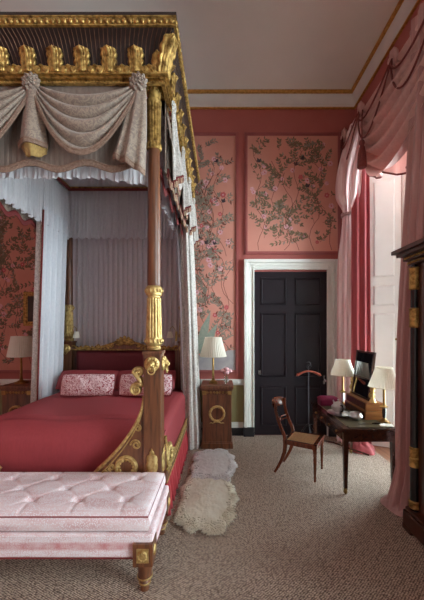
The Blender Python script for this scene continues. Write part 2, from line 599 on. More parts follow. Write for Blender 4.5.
# baseboards and chair rail on the back wall (either side of the door)
DX0, DX1, DZ = .545, 1.77, 2.737          # door leaf opening
FX0, FX1 = .375, 1.93                     # architrave outer
bb = MB()
for x0, x1 in ((XL, FX0 - .005), (FX1 + .005, XR)):
    bb.box(x0, x1, YB - .03, YB, 0, .13, 1)
    bb.box(x0, x1, YB - .025, YB, .13, .19, 0); bb.box(x0, x1, YB - .015, YB, .19, .22, 0)
struct(build('baseboard_back', bb, ['white', 'black'], smooth=False))
struct(build('baseboard_left', MB().box(XL, XL + .03, YF, YB, 0, .2), 'white', smooth=False))
rl = MB()
for x0, x1 in ((XL, FX0 - .005), (FX1 + .005, XR)):
    rl.box(x0, x1, YB - .02, YB, .84, .87); rl.box(x0, x1, YB - .045, YB, .87, .915); rl.box(x0, x1, YB - .03, YB, .915, .94)
struct(build('trim_2', rl, 'white', smooth=False))
dd = MB()
for x0, x1 in ((XL, FX0 - .005), (FX1 + .005, XR)):
    dd.box(x0, x1, YB - .008, YB, .22, .84)
struct(build('trim_3', dd, 'dado', smooth=False))

# ---- wallpaper panels with painted foliage
def paint_poly(mb, pts, m, off):
    mb.add([(x, YB - off, z) for x, z in pts], [tuple(range(len(pts)))], m)
def paint_leaf(mb, x, z, a, L, W, m, off):
    ca, sa = cos(a), sin(a)
    pts = []
    for (t, w) in ((0, 0), (.3, .42), (.6, .45), (1, 0), (.6, -.45), (.3, -.42)):
        u, v = t * L, w * W
        pts.append((x + u * ca - v * sa, z + u * sa + v * ca))
    paint_poly(mb, pts, m, off)
def paint_line(mb, pts, w, m, off):
    for i in range(len(pts) - 1):
        (x0, z0), (x1, z1) = pts[i], pts[i + 1]
        d = math.hypot(x1 - x0, z1 - z0) or 1
        nx, nz = -(z1 - z0) / d * w, (x1 - x0) / d * w
        paint_poly(mb, [(x0 - nx, z0 - nz), (x1 - nx, z1 - nz), (x1 + nx, z1 + nz), (x0 + nx, z0 + nz)], m, off)
def wall_panel(x0, x1, z0, z1, stems, seed, leafm, dens, red, fill=0):
    rr = random.Random(seed)
    mb = MB().box(x0, x1, YB - .008, YB, z0, z1, 0)
    cnt = [0]
    def o():
        cnt[0] += 1
        return .0085 + (cnt[0] % 17) * .00006
    def inside(x, z, e=.03): return x0 + e < x < x1 - e and z0 + e < z < z1 - e
    def spray(x, z, a, L, n):
        pts = [(x, z)]
        for k in range(n):
            a += rr.uniform(-.18, .18)
            x += cos(a) * L / n; z += sin(a) * L / n
            pts.append((x, z))
            if not inside(x, z, .06): break
            for sd in (-1, 1):
                if rr.random() < .9:
                    la = a + sd * rr.uniform(.55, 1.0)
                    paint_leaf(mb, x, z, la, rr.uniform(.05, .075), rr.uniform(.024, .034), leafm if rr.random() < .8 else 2 + (leafm == 2), o())
        if inside(x, z, .1): paint_leaf(mb, x, z, a, .08, .035, leafm, o())
        pts = [p for p in pts if inside(*p)]
        if len(pts) > 1: paint_line(mb, pts, .0025, 3, o())
    def flower(x, z, r, m):
        if not inside(x, z, r + .01): return
        for k in range(6):
            a = k * PI / 3 + rr.random() * .4
            paint_leaf(mb, x - cos(a) * r * .1, z - sin(a) * r * .1, a, r, r * .95, m, o())
        paint_leaf(mb, x - r * .25, z, 0, r * .5, r * .5, 5 if m == 4 else 4, o())
    for (sx, sz, h, lean) in stems:
        x, z, a = sx, sz, PI / 2 + lean
        pts = [(x, z)]
        n = int(h / .12)
        for k in range(n):
            a = PI / 2 + lean * (1 - k / n) + .55 * sin(k * .9 + sx * 5) + rr.uniform(-.15, .15)
            x += cos(a) * .12; z += sin(a) * .12
            if not inside(x, z): break
            pts.append((x, z))
            if k >= 1:
                for sd in (-1, 1):
                    if rr.random() < dens:
                        spray(x, z, a + sd * rr.uniform(.5, 1.25), rr.uniform(.16, .36), rr.randint(4, 7))
                if rr.random() < .34:
                    fx, fz = x + rr.uniform(-.2, .2), z + rr.uniform(-.1, .1)
                    flower(fx, fz, rr.uniform(.04, .065), 5 if rr.random() < red else 4)
        paint_line(mb, pts, .004, 3, o())
    cells = [(i, j) for i in range(int((x1 - x0) / .22) + 1) for j in range(int((z1 - z0) / .24) + 1)]
    rr.shuffle(cells)
    for (i, j) in cells[:int(len(cells) * fill)]:
        px, pz = x0 + (i + rr.random()) * .22, z0 + .1 + (j + rr.random()) * .24
        if not inside(px, pz, .1): continue
        a0 = rr.choice((.5, 1.0, 1.5, 2.1, 2.6)) + rr.uniform(-.3, .3)
        spray(px, pz, a0, rr.uniform(.16, .30), rr.randint(4, 6))
        if rr.random() < .35: spray(px, pz, a0 + rr.choice((-.9, .9)), rr.uniform(.12, .2), 4)
        if rr.random() < .22: flower(px + rr.uniform(-.06, .06), pz, rr.uniform(.035, .06), 5 if rr.random() < red else 4)
    for k in range(5):                                     # birds
        bx, bz = rr.uniform(x0 + .2, x1 - .2), rr.uniform(lerp(z0, z1, .5), z1 - .25)
        s = rr.choice((-1, 1))
        paint_leaf(mb, bx, bz, .3 if s > 0 else PI - .3, .09, .035, 6, o())
        paint_leaf(mb, bx + s * .03, bz, 1.2 if s > 0 else PI - 1.2, .08, .04, 6, o())
        paint_leaf(mb, bx + s * .03, bz, 2.0 if s > 0 else PI - 2.0, .07, .035, 6, o())
    return mb, o
def moulding(x0, x1, z0, z1, w=.05):
    mb = MB()
    for a0, a1, b0, b1 in ((x0 - w, x0, z0 - w, z1 + w), (x1, x1 + w, z0 - w, z1 + w), (x0, x1, z0 - w, z0), (x0, x1, z1, z1 + w)):
        mb.box(a0, a1, YB - .022, YB, b0, b1)
        if a1 - a0 < b1 - b0:
            mb.box((a0 + a1) / 2 - .008, (a0 + a1) / 2 + .008, YB - .034, YB, b0, b1)
        else:
            mb.box(a0, a1, YB - .034, YB, (b0 + b1) / 2 - .008, (b0 + b1) / 2 + .008)
    return mb
PM = ['paper', 'leaf', 'leaf2', 'stem', 'petal', 'petal_red', 'bird', 'teal', 'water']
mb, o_ = wall_panel(.435, 1.95, 3.08, 5.02, [(.62, 3.1, 1.9, .1), (1.05, 3.1, 1.9, -.3), (1.3, 3.1, 1.5, .2), (1.85, 3.1, 1.9, .35), (.95, 3.3, 1.5, .1), (1.55, 3.1, 1.9, -.1), (.5, 3.6, 1.4, .3)], 11, 1, .36, .1, .62)
build('wallpaper_panel', mb, PM, wall_back, smooth=False)
build('panel_moulding', moulding(.435, 1.95, 3.08, 5.02), 'wall_dk', wall_back, smooth=False)
mb, o_ = wall_panel(-.95, .235, 1.09, 5.02, [(-.5, 1.3, 3.6, .1), (-.05, 1.3, 3.6, -.2), (.16, 1.4, 3.5, .2), (-.28, 2.2, 2.7, .1), (.08, 3.0, 1.9, .1), (-.16, 1.5, 3.2, .25), (.2, 2.2, 2.6, .3)], 23, 2, .30, .35, .55)
wz = [(-.949, 1.092), (.234, 1.092), (.234, 1.43), (.1, 1.42), (0, 1.36), (-.15, 1.37), (-.3, 1.33), (-.5, 1.36), (-.949, 1.33)]
paint_poly(mb, wz, 8, .0099)
for (lx, lz, la, ll) in ((-.42, 1.36, 1.25, .75), (-.36, 1.36, 1.05, .6), (-.46, 1.36, 1.7, .6), (-.4, 1.36, .75, .42), (-.5, 1.36, 2.1, .5)):
    paint_leaf(mb, lx, lz, la, ll, .15, 7, .0101 + ll * .0002)
build('wallpaper_panel', mb, PM, wall_back, smooth=False)
build('panel_moulding', moulding(-.95, .235, 1.09, 5.02), 'wall_dk', wall_back, smooth=False)
mb, o_ = wall_panel(-4.1, -2.2, 1.09, 5.02, [(-3.9, 1.2, 3.6, -.1), (-3.55, 1.2, 3.6, .1), (-3.2, 1.2, 3.6, -.1), (-2.9, 1.2, 3.6, .15), (-3.0, 2.4, 2.2, .1), (-3.6, 2.3, 2.2, .1), (-3.35, 1.6, 2.2, .3)], 31, 1, .4, .3, .5)
build('wallpaper_panel', mb, PM, wall_back, smooth=False)
build('panel_moulding', moulding(-4.1, -2.2, 1.09, 5.02), 'wall_dk', wall_back, smooth=False)

# ---- door
def raised(mb, x0, x1, z0, z1, y, m=0):
    e = .03
    def rect(d, yy): return [(x0 + d, yy, z0 + d), (x1 - d, yy, z0 + d), (x1 - d, yy, z1 - d), (x0 + d, yy, z1 - d)]
    seq = [rect(0, y), rect(.01, y - .014), rect(.022, y - .014), rect(.034, y + .003), rect(.05, y + .003)]
    vs = [p for r_ in seq for p in r_]
    fs = []
    for j in range(len(seq) - 1):
        for k in range(4):
            k2 = (k + 1) % 4
            fs.append((j * 4 + k, j * 4 + k2, j * 4 + 4 + k2, j * 4 + 4 + k))
    L = (len(seq) - 1) * 4
    fs.append((L, L + 1, L + 2, L + 3))
    mb.add(vs, fs, m)
dm = MB().box(DX0, DX1, YB - .02, YB - .002, 0.01, DZ)
yd = YB - .0205
xm = (DX0 + DX1) / 2
for x0, x1 in ((DX0 + .11, xm - .07), (xm + .07, DX1 - .11)):
    raised(dm, x0, x1, 2.18, 2.64, yd); raised(dm, x0, x1, .98, 2.05, yd); raised(dm, x0, x1, .16, .82, yd)
door = struct(build('door_1', dm, 'door', smooth=False))
hd = MB()
hd.box(DX1 - .075, DX1 - .045, YB - .028, YB - .018, .86, 1.0)
hd.lathe([(.008, 0), (.008, .035), (.024, .045), (.026, .06), (.012, .07)], (0, 0, 0), 14)
hd2 = MB()
hd2.box(DX1 - .075, DX1 - .045, YB - .028, YB - .018, .86, 1.0)
hd2.lathe([(.008, 0), (.008, .035), (.024, .045), (.026, .06), (.012, .07)], (DX1 - .06, YB - .026, .93), 14, tf=lambda p: (p[0], -p[2], p[1]))
build('door_handle', hd2, 'chrome', door)
build('lock_plate', MB().box(DX0 + .07, DX0 + .11, YB - .026, YB - .018, 1.02, 1.09), 'chrome', door, smooth=False)
ar = MB()
def frame3(mb, x0, x1, zt, w, y, m=0):
    mb.box(x0, x0 + w, y, YB, 0, zt, m); mb.box(x1 - w, x1, y, YB, 0, zt, m); mb.box(x0 + w, x1 - w, y, YB, zt - w, zt, m)
frame3(ar, FX0, FX1, 2.94, .055, YB - .075)
frame3(ar, FX0 + .055, FX1 - .055, 2.885, .05, YB - .05)
frame3(ar, FX0 + .105, FX1 - .105, 2.835, .045, YB - .038)
frame3(ar, FX0 + .15, FX1 - .15, 2.79, .02, YB - .055)
build('architrave', ar, 'white', door, smooth=False, bevel=.008)
pb = MB()
pb.box(FX0 - .01, DX0 - .005, YB - .085, YB, 0, .15); pb.box(DX1 + .005, FX1 + .01, YB - .085, YB, 0, .15)
build('plinth_block', pb, 'black', door, smooth=False)

# ------------------------------------------------------------------ ornament helpers
def acanthus(mb, base, up, out, side, h, w, curl=.5, lobes=4, m=0, nv=14, nu=8, flare=0.0):
    """lobed leaf relief standing on base, tip curling outward"""
    B, U, O, S = Vector(base), Vector(up), Vector(out), Vector(side)
    def fn(u, v):
        s = u * 2 - 1
        prof = (.62 + .38 * sin(PI * min(1, v * 1.05) ** .9)) * (1 if v < .82 else math.sqrt(max(0.02, 1 - ((v - .82) / .18) ** 2)))
        lob = 1 + .16 * abs(sin(PI * lobes * v)) - .08
        hw = w / 2 * prof * lob
        c = max(0, v - .68) / .32
        oo = curl * w * c * c + .10 * w * (1 - s * s) + .05 * w * abs(sin(3 * PI * s)) + flare * v * v
        zz = h * (v - .12 * c * c)
        return B + U * zz + O * oo + S * (s * hw)
    mb.grid(fn, nu, nv, m)
def spiral(c, ax, ay, r0, r1, turns, n=40, a0=0.0, sgn=1):
    pts = []
    C, A, B_ = Vector(c), Vector(ax), Vector(ay)
    for i in range(n + 1):
        t = i / n
        a = a0 + sgn * 2 * PI * turns * t
        r = r0 * (r1 / r0) ** t
        pts.append(C + A * (r * cos(a)) + B_ * (r * sin(a)))
    return pts
def lion(mb, c, n, s, r, m=0):
    """lion head roundel with ring: c centre, n outward, s sideways"""
    C, N, S = Vector(c), Vector(n), Vector(s)
    U = Vector((0, 0, 1))
    def put(a, b, d, rx, ry, rz):
        tmp = MB().ell((0, 0, 0), rx, ry, rz, 10, 8)
        for i, p in enumerate(tmp.v):
            tmp.v[i] = C + S * (a + p[0]) + N * (d + p[1]) + U * (b + p[2])
        mb.add(tmp.v, tmp.f, m)
    tmp = MB().lathe([(r * 1.05, 0), (r * 1.1, r * .2), (r * .9, r * .35), (r * .5, r * .3)], (0, 0, 0), 20)
    mb.add([C + S * p[0] + U * p[1] + N * p[2] for p in tmp.v], tmp.f, m)
    for k in range(11):
        a = 2 * PI * k / 11 + .3
        put(r * .72 * cos(a), r * .72 * sin(a) + r * .08, r * .3, r * .24, r * .2, r * .28)
    put(0, .05 * r, r * .5, r * .5, r * .4, r * .55)
    put(0, -.12 * r, r * .85, r * .22, r * .25, r * .3)
    put(-.22 * r, -.25 * r, r * .75, r * .2, r * .2, r * .18); put(.22 * r, -.25 * r, r * .75, r * .2, r * .2, r * .18)
    put(-.2 * r, .22 * r, r * .8, r * .1, r * .1, r * .08); put(.2 * r, .22 * r, r * .8, r * .1, r * .1, r * .08)
    put(-.45 * r, .5 * r, r * .45, r * .15, r * .1, r * .18); put(.45 * r, .5 * r, r * .45, r * .15, r * .1, r * .18)
    rp = [C + S * (r * .5 * sin(2 * PI * k / 24)) + N * (r * .62) + U * (-r * .85 + r * .55 * cos(2 * PI * k / 24)) for k in range(24)]
    mb.tube(rp, r * .1, 8, m, True)

# ------------------------------------------------------------------ bed
PXR, PXL, PYF, PYB = -.614, -2.475, 2.82, 5.03
BCX = (PXR + PXL) / 2
bed = thing('four_poster_bed', 'carved and gilded four-poster bed with tall columns and a gold-crested dark canopy', 'bed', (BCX, (PYF + PYB) / 2, 0))
def make_post(x, y, sx, sy):
    """sx, sy: outward directions of this corner"""
    ped = MB()
    hw = .078
    ped.box(x - hw, x + hw, y - hw, y + hw, .06, 1.575)
    ped.box(x - hw - .012, x + hw + .012, y - hw - .012, y + hw + .012, 0, .10)
    ped.box(x - hw - .01, x + hw + .01, y - hw - .01, y + hw + .01, 1.555, 1.585)
    post = build('post', ped, 'mahog', bed, bevel=.006, smooth=False)
    sh = MB().lathe([(.060, 2.13), (.0585, 2.6), (.056, 3.0), (.052, 3.41)], (x, y, 0), 28)
    build('shaft', sh, 'mahog', post)
    bal = MB()
    flute = lambda a, z: 1 - .17 * (1 - abs(sin(7 * a))) ** 1.6 if 1.70 < z < 2.06 else 1.0
    bal.lathe([(.045, 1.585), (.06, 1.595), (.064, 1.61), (.055, 1.625), (.072, 1.64), (.078, 1.655), (.076, 1.70)], (x, y, 0), 28)
    bal.lathe([(.074, 1.70), (.073, 1.71), (.066, 1.90), (.063, 2.05), (.062, 2.06)], (x, y, 0), 84, mod=flute)
    bal.lathe([(.062, 2.06), (.056, 2.065), (.058, 2.08), (.070, 2.085), (.072, 2.10), (.069, 2.13), (.074, 2.15), (.066, 2.165), (.060, 2.17)], (x, y, 0), 28)
    for k in range(14):
        a = 2 * PI * k / 14
        bal.ell((x + .074 * cos(a), y + .074 * sin(a), 2.125), .012, .012, .02, 8, 6)
        bal.ell((x + .077 * cos(a), y + .077 * sin(a), 1.672), .013, .013, .02, 8, 6)
    build('baluster', bal, 'gold_soft', post)
    cap = MB()
    fl2 = lambda a, z: 1 - .15 * (1 - abs(sin(7 * a))) ** 1.6 if 3.47 < z < 3.80 else 1.0
    cap.lathe([(.052, 3.40), (.062, 3.405), (.064, 3.43), (.056, 3.445), (.06, 3.46)], (x, y, 0), 28)
    cap.lathe([(.060, 3.46), (.061, 3.48), (.064, 3.79), (.064, 3.81)], (x, y, 0), 84, mod=fl2)
    cap.lathe([(.064, 3.81), (.07, 3.82), (.07, 3.84), (.055, 3.85), (.057, 3.89), (.075, 3.93), (.083, 3.965), (.078, 3.99), (.06, 3.995), (.06, 4.02)], (x, y, 0), 28)
    for k in range(14):
        a = 2 * PI * k / 14
        cap.ell((x + .072 * cos(a), y + .072 * sin(a), 3.94), .014, .014, .035, 8, 6)
        cap.ell((x + .062 * cos(a), y + .062 * sin(a), 3.435), .01, .01, .028, 8, 6)
    build('capital', cap, 'gold', post)
    for (n, s) in (((0, -1, 0), (1, 0, 0)), ((sx, 0, 0), (0, 1, 0))):
        c = (x + n[0] * hw, y + n[1] * hw, 1.47)
        lm = MB()
        lion(lm, c, n, s, .062)
        build('lion_mask', lm, 'gold_soft', post)
    pl = MB()
    for (n, s) in (((0, -1, 0), (1, 0, 0)), ((sx, 0, 0), (0, 1, 0))):
        for k, (w, h, o) in enumerate(((.10, .2, .0), (.05, .24, .008), (.02, .26, .014))):
            acanthus(pl, (x + n[0] * (hw + .002), y + n[1] * (hw + .002), .50), (0, 0, 1), n, s, h, w, .12, 2, flare=o)
    build('palmette', pl, 'gold_soft', post, solid=.006)
    return post
posts = [make_post(PXR, PYF, 1, -1), make_post(PXL - .06, PYF, -1, -1), make_post(PXR, PYB, 1, 1), make_post(PXL, PYB, -1, 1)]

# footboard brackets: concave wing with gilt edge, roundel and scroll
def bracket(post, ox, oy, dirv, wid, z0, z1, thick, scroll=True):
    D = Vector(dirv); T = Vector((-D.y, D.x, 0))
    O = Vector((ox, oy, 0))
    def pt(a, z, t=0): return O + D * a + T * t + Vector((0, 0, z))
    n = 22
    arc = [(wid * (1 - sin(PI / 2 * i / n)), z0 + (z1 - z0) * (1 - cos(PI / 2 * i / n))) for i in range(n + 1)]
    out = [(0, z0 - .12)] + [(wid, z0 - .12)] + arc
    # concave: mirror the arc toward the post
    arc = [(wid * (1 - (i / n)) ** 1.75, z0 + (z1 - z0) * (i / n) ** 1.0) for i in range(n + 1)]
    out = [(0, z0 - .12), (wid, z0 - .12)] + arc
    mb = MB().prism(out, lambda a, b, t: pt(a, b, t), -thick / 2, thick / 2)
    br = build('bracket', mb, 'mahog', bed, smooth=False)
    ed = MB()
    for t in (-thick / 2, thick / 2):
        ed.tube([pt(a, z, t) for a, z in arc], .014, 8)
        ed.tube([pt(a * .93, z - .035, t) for a, z in arc[:-3]], .006, 6)
    ed.grid(lambda u, v: pt(*arc[int(round(u * n))], lerp(-thick / 2, thick / 2, v)), n, 2)
    build('gilt_edge', ed, 'gold_soft', br)
    rr = wid * .20
    for t in (-thick / 2, thick / 2):
        s = 1 if t > 0 else -1
        orn = MB()
        cz = z0 + rr * .55
        orn.tube([pt(wid * .36 + rr * cos(2 * PI * k / 28), cz + rr * sin(2 * PI * k / 28), t) for k in range(28)], rr * .2, 8, 0, True)
        for k in range(12):
            a = 2 * PI * k / 12
            orn.ell(pt(wid * .36 + rr * .76 * cos(a), cz + rr * .76 * sin(a), t + s * .003), rr * .2, rr * .14, rr * .2, 6, 5)
        build('roundel', orn, 'gold_soft', br)
        for (a, z, r0, r1, tn, a0, w_) in ((.16, z0 + (z1 - z0) * .36, .05, .014, 1.6, 0, .009), (.12, z0 + (z1 - z0) * .58, .035, .010, 1.5, 1, .007), (.78, z0 - .01, .05, .014, 1.6, 2, .011), (.66, z0 + .045, .03, .010, 1.4, 1, .008)):
            build('scroll_ornament', MB().tube(spiral(pt(wid * a, z, t), D, (0, 0, 1), r0, r1, tn, a0=a0), w_, 6), 'gold_soft', br)
    if scroll:
        sc = MB()
        zt = z1 + .02
        for t in (-thick * .3, thick * .3):
            top = spiral(pt(.052, zt + .19, t), D, (0, 0, 1), .05, .012, 1.6, a0=-.2)
            low = spiral(pt(.072, zt + .035, t), D, (0, 0, 1), .062, .014, 1.7, a0=2.4, sgn=-1)
            sc.tube(top, [.015 - .007 * i / len(top) for i in range(len(top))], 8)
            sc.tube(low, [.017 - .008 * i / len(low) for i in range(len(low))], 8)
            body = []
            for i in range(16):
                u = i / 15
                body.append(pt(lerp(.098, .03, sst(u)) - .02 * sin(PI * u), lerp(zt + .19, zt + .07, u), t))
            sc.tube(body, [.013 + .008 * sin(PI * i / 15) for i in range(16)], 8)
        sc.ell(pt(.052, zt + .19, 0), .016, thick * .45, .016); sc.ell(pt(.072, zt + .035, 0), .018, thick * .45, .018)
        sc.ell(pt(.03, zt + .1, 0), .03, thick * .4, .05)
        build('scroll', sc, 'gold_soft', br)
    return br
bracket(posts[0], PXR - .078, PYF - .02, (-1, 0, 0), .44, .50, 1.18, .07)
bracket(posts[1], PXL + .018, PYF - .02, (1, 0, 0), .44, .50, 1.18, .07)
bracket(posts[0], PXR + .065, PYF + .078, (0, 1, 0), .55, .46, .78, .05, False)

rail = MB()
for xr in (PXR, PXL):
    sgn = 1 if xr == PXR else -1
    rail = MB().box(xr + sgn * .07 - .03, xr + sgn * .07 + .03, PYF + .08, PYB - .08, .33, .46)
    rl_ = build('side_rail', rail, 'mahog', bed, smooth=False, bevel=.006)
    gm = MB()
    xx = xr + sgn * .101
    gm.tube([(xx, PYF + .09, .455), (xx, PYB - .09, .455)], .012, 8)
    gm.tube([(xx, PYF + .09, .335), (xx, PYB - .09, .335)], .008, 8)
    for k in range(24):
        gm.ell((xx, PYF + .2 + k * .08, .395), .008, .024, .018, 8, 6)
    build('gilt_moulding', gm, 'gold_soft', rl_)
build('foot_rail', MB().box(PXL + .08, PXR - .08, PYF - .03, PYF + .03, .30, .47), 'mahog', bed, smooth=False, bevel=.006)

# bed skirt
def skirt(x):
    def fn(u, v):
        y = lerp(PYF + .1, PYB - .1, u)
        z = lerp(.335, .015, v)
        return (x + (.012 + .040 * v) * sin(u * 2 * PI * 17 + .8 * sin(u * 40)), y, z)
    return MB().grid(fn, 240, 6)
build('bed_skirt', skirt(PXR + .085), 'skirt', bed, solid=.003)
build('bed_skirt', skirt(PXL - .085), 'skirt', bed, solid=.003)

# headboard
hx0, hx1 = PXL + .085, PXR - .085
hcx = (hx0 + hx1) / 2
hbm = MB()
hbm.box(hx0, hx1, 5.0, 5.05, .35, 1.46)
head = build('headboard', hbm, 'mahog', bed, smooth=False)
def pad(u, v):
    e = min(u, 1 - u, .06) / .06; f = min(v, 1 - v, .09) / .09
    b = math.sqrt(max(0, 1 - (1 - e) ** 2)) * math.sqrt(max(0, 1 - (1 - f) ** 2))
    return (lerp(hx0 + .05, hx1 - .05, u), 5.0 - .075 * b, lerp(.6, 1.43, v))
build('padding', MB().grid(pad, 48, 24), 'red_d', head)
def htop(x):
    s = abs(x - hcx) / ((hx1 - hx0) / 2)
    return 1.53 + .055 * cos(PI * min(1, s / .62)) + (.03 if s > .9 else 0)
n = 40
tp = [(lerp(hx0, hx1, i / n), htop(lerp(hx0, hx1, i / n))) for i in range(n + 1)]
cr = MB().prism([(hx0, 1.44)] + [(hx1, 1.44)] + tp[::-1], lambda a, b, t: (a, t, b), 4.96, 5.05, 0)
crest = build('crest_rail', cr, 'mahog', head, smooth=False)
cg = MB()
cg.tube([(x, 4.955, z) for x, z in tp], .016, 8)
cg.tube([(hx0, 4.955, 1.45), (hx1, 4.955, 1.45)], .012, 8)
for sg in (-1, 1):
    for (dx, dz, r0, tr) in ((.22, 1.53, .045, 1.6), (.42, 1.51, .035, 1.4), (.62, 1.495, .03, 1.4), (.12, 1.575, .03, 1.3)):
        cg.tube(spiral((hcx + sg * dx, 4.95, dz), (sg, 0, 0), (0, 0, 1), r0, .01, tr, a0=PI), .011, 6)
    for k in range(8):
        acanthus(cg, (hcx + sg * (.25 + .06 * k), 4.955, 1.465), (sg * .7, 0, .7), (0, -1, 0), (-.7 * sg, 0, .7), .07, .035, .3, 3)
build('gilt_carving', cg, 'gold', crest)
ck = MB()
for k in range(7):
    a = (k - 3) * .38
    acanthus(ck, (hcx + .02 * (k - 3), 4.955, 1.53), (sin(a), 0, cos(a)), (0, -1, 0), (cos(a), 0, -sin(a)), .16 - .012 * abs(k - 3), .055, .35, 3)
build('crest_leaves', ck, 'gold', crest, solid=.012)

# ---- canopy (cornice, cresting, tester)
CX0, CX1, CY0, CY1 = -2.645, -.50, 2.68, 5.17        # frieze
FO = .128                                             # flare
FF = .19
Z0, Z1 = 3.94, 4.335
cor = MB()
def cove_prof(t):       # 0..1 bottom->top : outward fraction
    return 1 - math.sqrt(max(0, 1 - t ** 2)) if t < 1 else 1
def cpoint(side, s, t, lift=0.0):
    """side f/r/l ; s 0..1 along; t 0..1 up"""
    f = cove_prof(t) * .85 + .15 * t
    z = lerp(3.95, 4.225, t)
    x0, x1, y0 = CX0 - FO * f, CX1 + FO * f, CY0 - FF * f
    if side == 'f': return (lerp(x0, x1, s), y0 - lift, z)
    if side == 'r': return (x1 + lift, lerp(y0, CY1, s), z)
    return (x0 - lift, lerp(y0, CY1, s), z)
nr = {'f': 64, 'r': 76, 'l': 76}
for side in 'frl':
    cor.grid(lambda u, v, sd=side: cpoint(sd, u, v), 20, 10, 0)
    for k in range(nr[side]):
        s = (k + .5) / nr[side]
        cor.tube([cpoint(side, s + .012 * (1 - q / 8) * (1 if side == 'f' else 1), q / 8, .001) for q in range(9)], .0028, 4, 1)
canopy = build('cornice', cor, ['canopy_w', 'fret'], bed, ang=50)
top = MB()
top.box(CX0 - FO - .01, CX1 + FO + .01, CY0 - FF - .01, CY1 + .02, 4.295, 4.318)
top.box(CX0, CX1, CY0, CY1, 4.21, 4.30)
build('top_board', top, 'canopy_w', canopy, smooth=False)
def band(mb, dx, dy, z0, z1, th, m=0):
    x0, x1, y0 = CX0 - dx, CX1 + dx, CY0 - dy
    mb.box(x0, x1, y0, y0 + th, z0, z1, m)
    mb.box(x1 - th, x1, y0 + th, CY1, z0, z1, m)
    mb.box(x0, x0 + th, y0 + th, CY1, z0, z1, m)
egg = MB()
band(egg, FO, FF, 4.225, 4.295, .03)
band(egg, FO + .006, FF + .006, 4.216, 4.225, .02)
band(egg, FO + .008, FF + .008, 4.283, 4.295, .02)
L = CX1 - CX0 + 2 * FO
ne = 50
for k in range(ne):
    x = CX0 - FO + (k + .5) * L / ne
    egg.ell((x, CY0 - FF - .004, 4.254), .02, .016, .024, 8, 6)
    egg.ell((x + .5 * L / ne, CY0 - FF - .004, 4.258), .007, .012, .018, 6, 5)
L2 = CY1 - CY0 + FF
ne = 60
for k in range(ne):
    y = CY0 - FF + (k + .5) * L2 / ne
    egg.ell((CX1 + FO + .004, y, 4.254), .016, .02, .024, 8, 6)
build('egg_moulding', egg, 'gold', canopy)
frz = MB()
band(frz, .0, .0, 3.90, 3.95, .02)
band(frz, .045, .06, 3.94, 3.954, .08)
band(frz, .02, .03, 3.926, 3.94, .05)
band(frz, .01, .01, 3.896, 3.906, .03)
frz.box(-.74, -.52, 2.72, 2.95, 3.955, 3.97)
nb = 80
for k in range(nb):
    frz.ell((CX0 + (k + .5) * (CX1 - CX0) / nb, CY0 - .004, 3.914), .009, .008, .009, 6, 5)
build('lower_moulding', frz, 'gold', canopy)
# cresting leaves
def plume(mb, base, out, side, h, w, flare, curl=.05, nu=14, nv=16, bulge=.18):
    B, O, S = Vector(base), Vector(out), Vector(side)
    def fn(u, v):
        s = u * 2 - 1
        prof = .78 + .16 * v + .24 * abs(sin(PI * 3.5 * v)) - .10
        if v > .9: prof *= math.sqrt(max(.12, 1 - ((v - .9) / .105) ** 2))
        c = max(0, v - .6) / .4
        oo = flare * v ** 1.5 + curl * c * c + bulge * w * (1 - s * s) * (.6 + .4 * v) + .07 * w * abs(cos(2.5 * PI * s))
        return B + Vector((0, 0, h * (v - .07 * c * c * (1 + .6 * abs(s))))) + O * oo + S * (s * w / 2 * prof)
    mb.grid(fn, nu, nv)
def crest_leaf(base, out, side, h, w, small=False):
    mb = MB()
    if not small:
        fl_ = .018 if abs(out[1]) > .5 else .012
        plume(mb, base, out, side, h, w, fl_, .014)
        plume(mb, Vector(base) + Vector(out) * .018, out, side, h * .93, w * .34, fl_, .02, 6, 14, .3)
    else:
        acanthus(mb, base, (0, 0, 1), out, side, h, w, .3, 3)
        S = Vector(side)
        for sg in (-1, 1):
            mb.tube(spiral(Vector(base) + S * sg * w * .42 + Vector(out) * .016 + Vector((0, 0, h * .42)), S * sg, (0, 0, 1), w * .3, w * .08, 1.3, 20, a0=-PI / 2), .009, 6)
    return build('acanthus_leaf', mb, 'gold', canopy, solid=.012)
sp = .228
xr_ = -.725
k = 0
while xr_ - k * sp > CX0 + .05:
    x = xr_ - k * sp
    crest_leaf((x, CY0 - .046, 3.953), (0, -1, 0), (1, 0, 0), .20, .135)
    crest_leaf((x + sp / 2, CY0 - .04, 3.953), (0, -1, 0), (1, 0, 0), .06, .085, True)
    k += 1
for k in range(10):
    y = CY0 + .2 + k * .235
    crest_leaf((CX1 + .034, y, 3.953), (1, 0, 0), (0, 1, 0), .19, .115)
    crest_leaf((CX1 + .03, y + .117, 3.953), (1, 0, 0), (0, 1, 0), .06, .085, True)
# big corner leaf
mb = MB()
q = 1 / math.sqrt(2)
plume(mb, (CX1 + .0, CY0 - .0, 3.952), (q * .8, -q * 1.2, 0), (q, q, 0), .235, .15, .13, .04)
plume(mb, (CX1 + .012, CY0 - .016, 3.952), (q * .8, -q * 1.2, 0), (q, q, 0), .225, .05, .13, .04, 6, 14, .3)
plume(mb, (CX1 - .075, CY0 - .012, 3.952), (q * .5, -q * 1.3, 0), (.9, -.2, .1), .155, .075, .06, .03)
plume(mb, (CX1 + .01, CY0 + .075, 3.952), (q * 1.2, -q * .4, 0), (-.2, .9, .1), .155, .075, .05, .03)
build('acanthus_leaf', mb, 'gold', canopy, solid=.012)

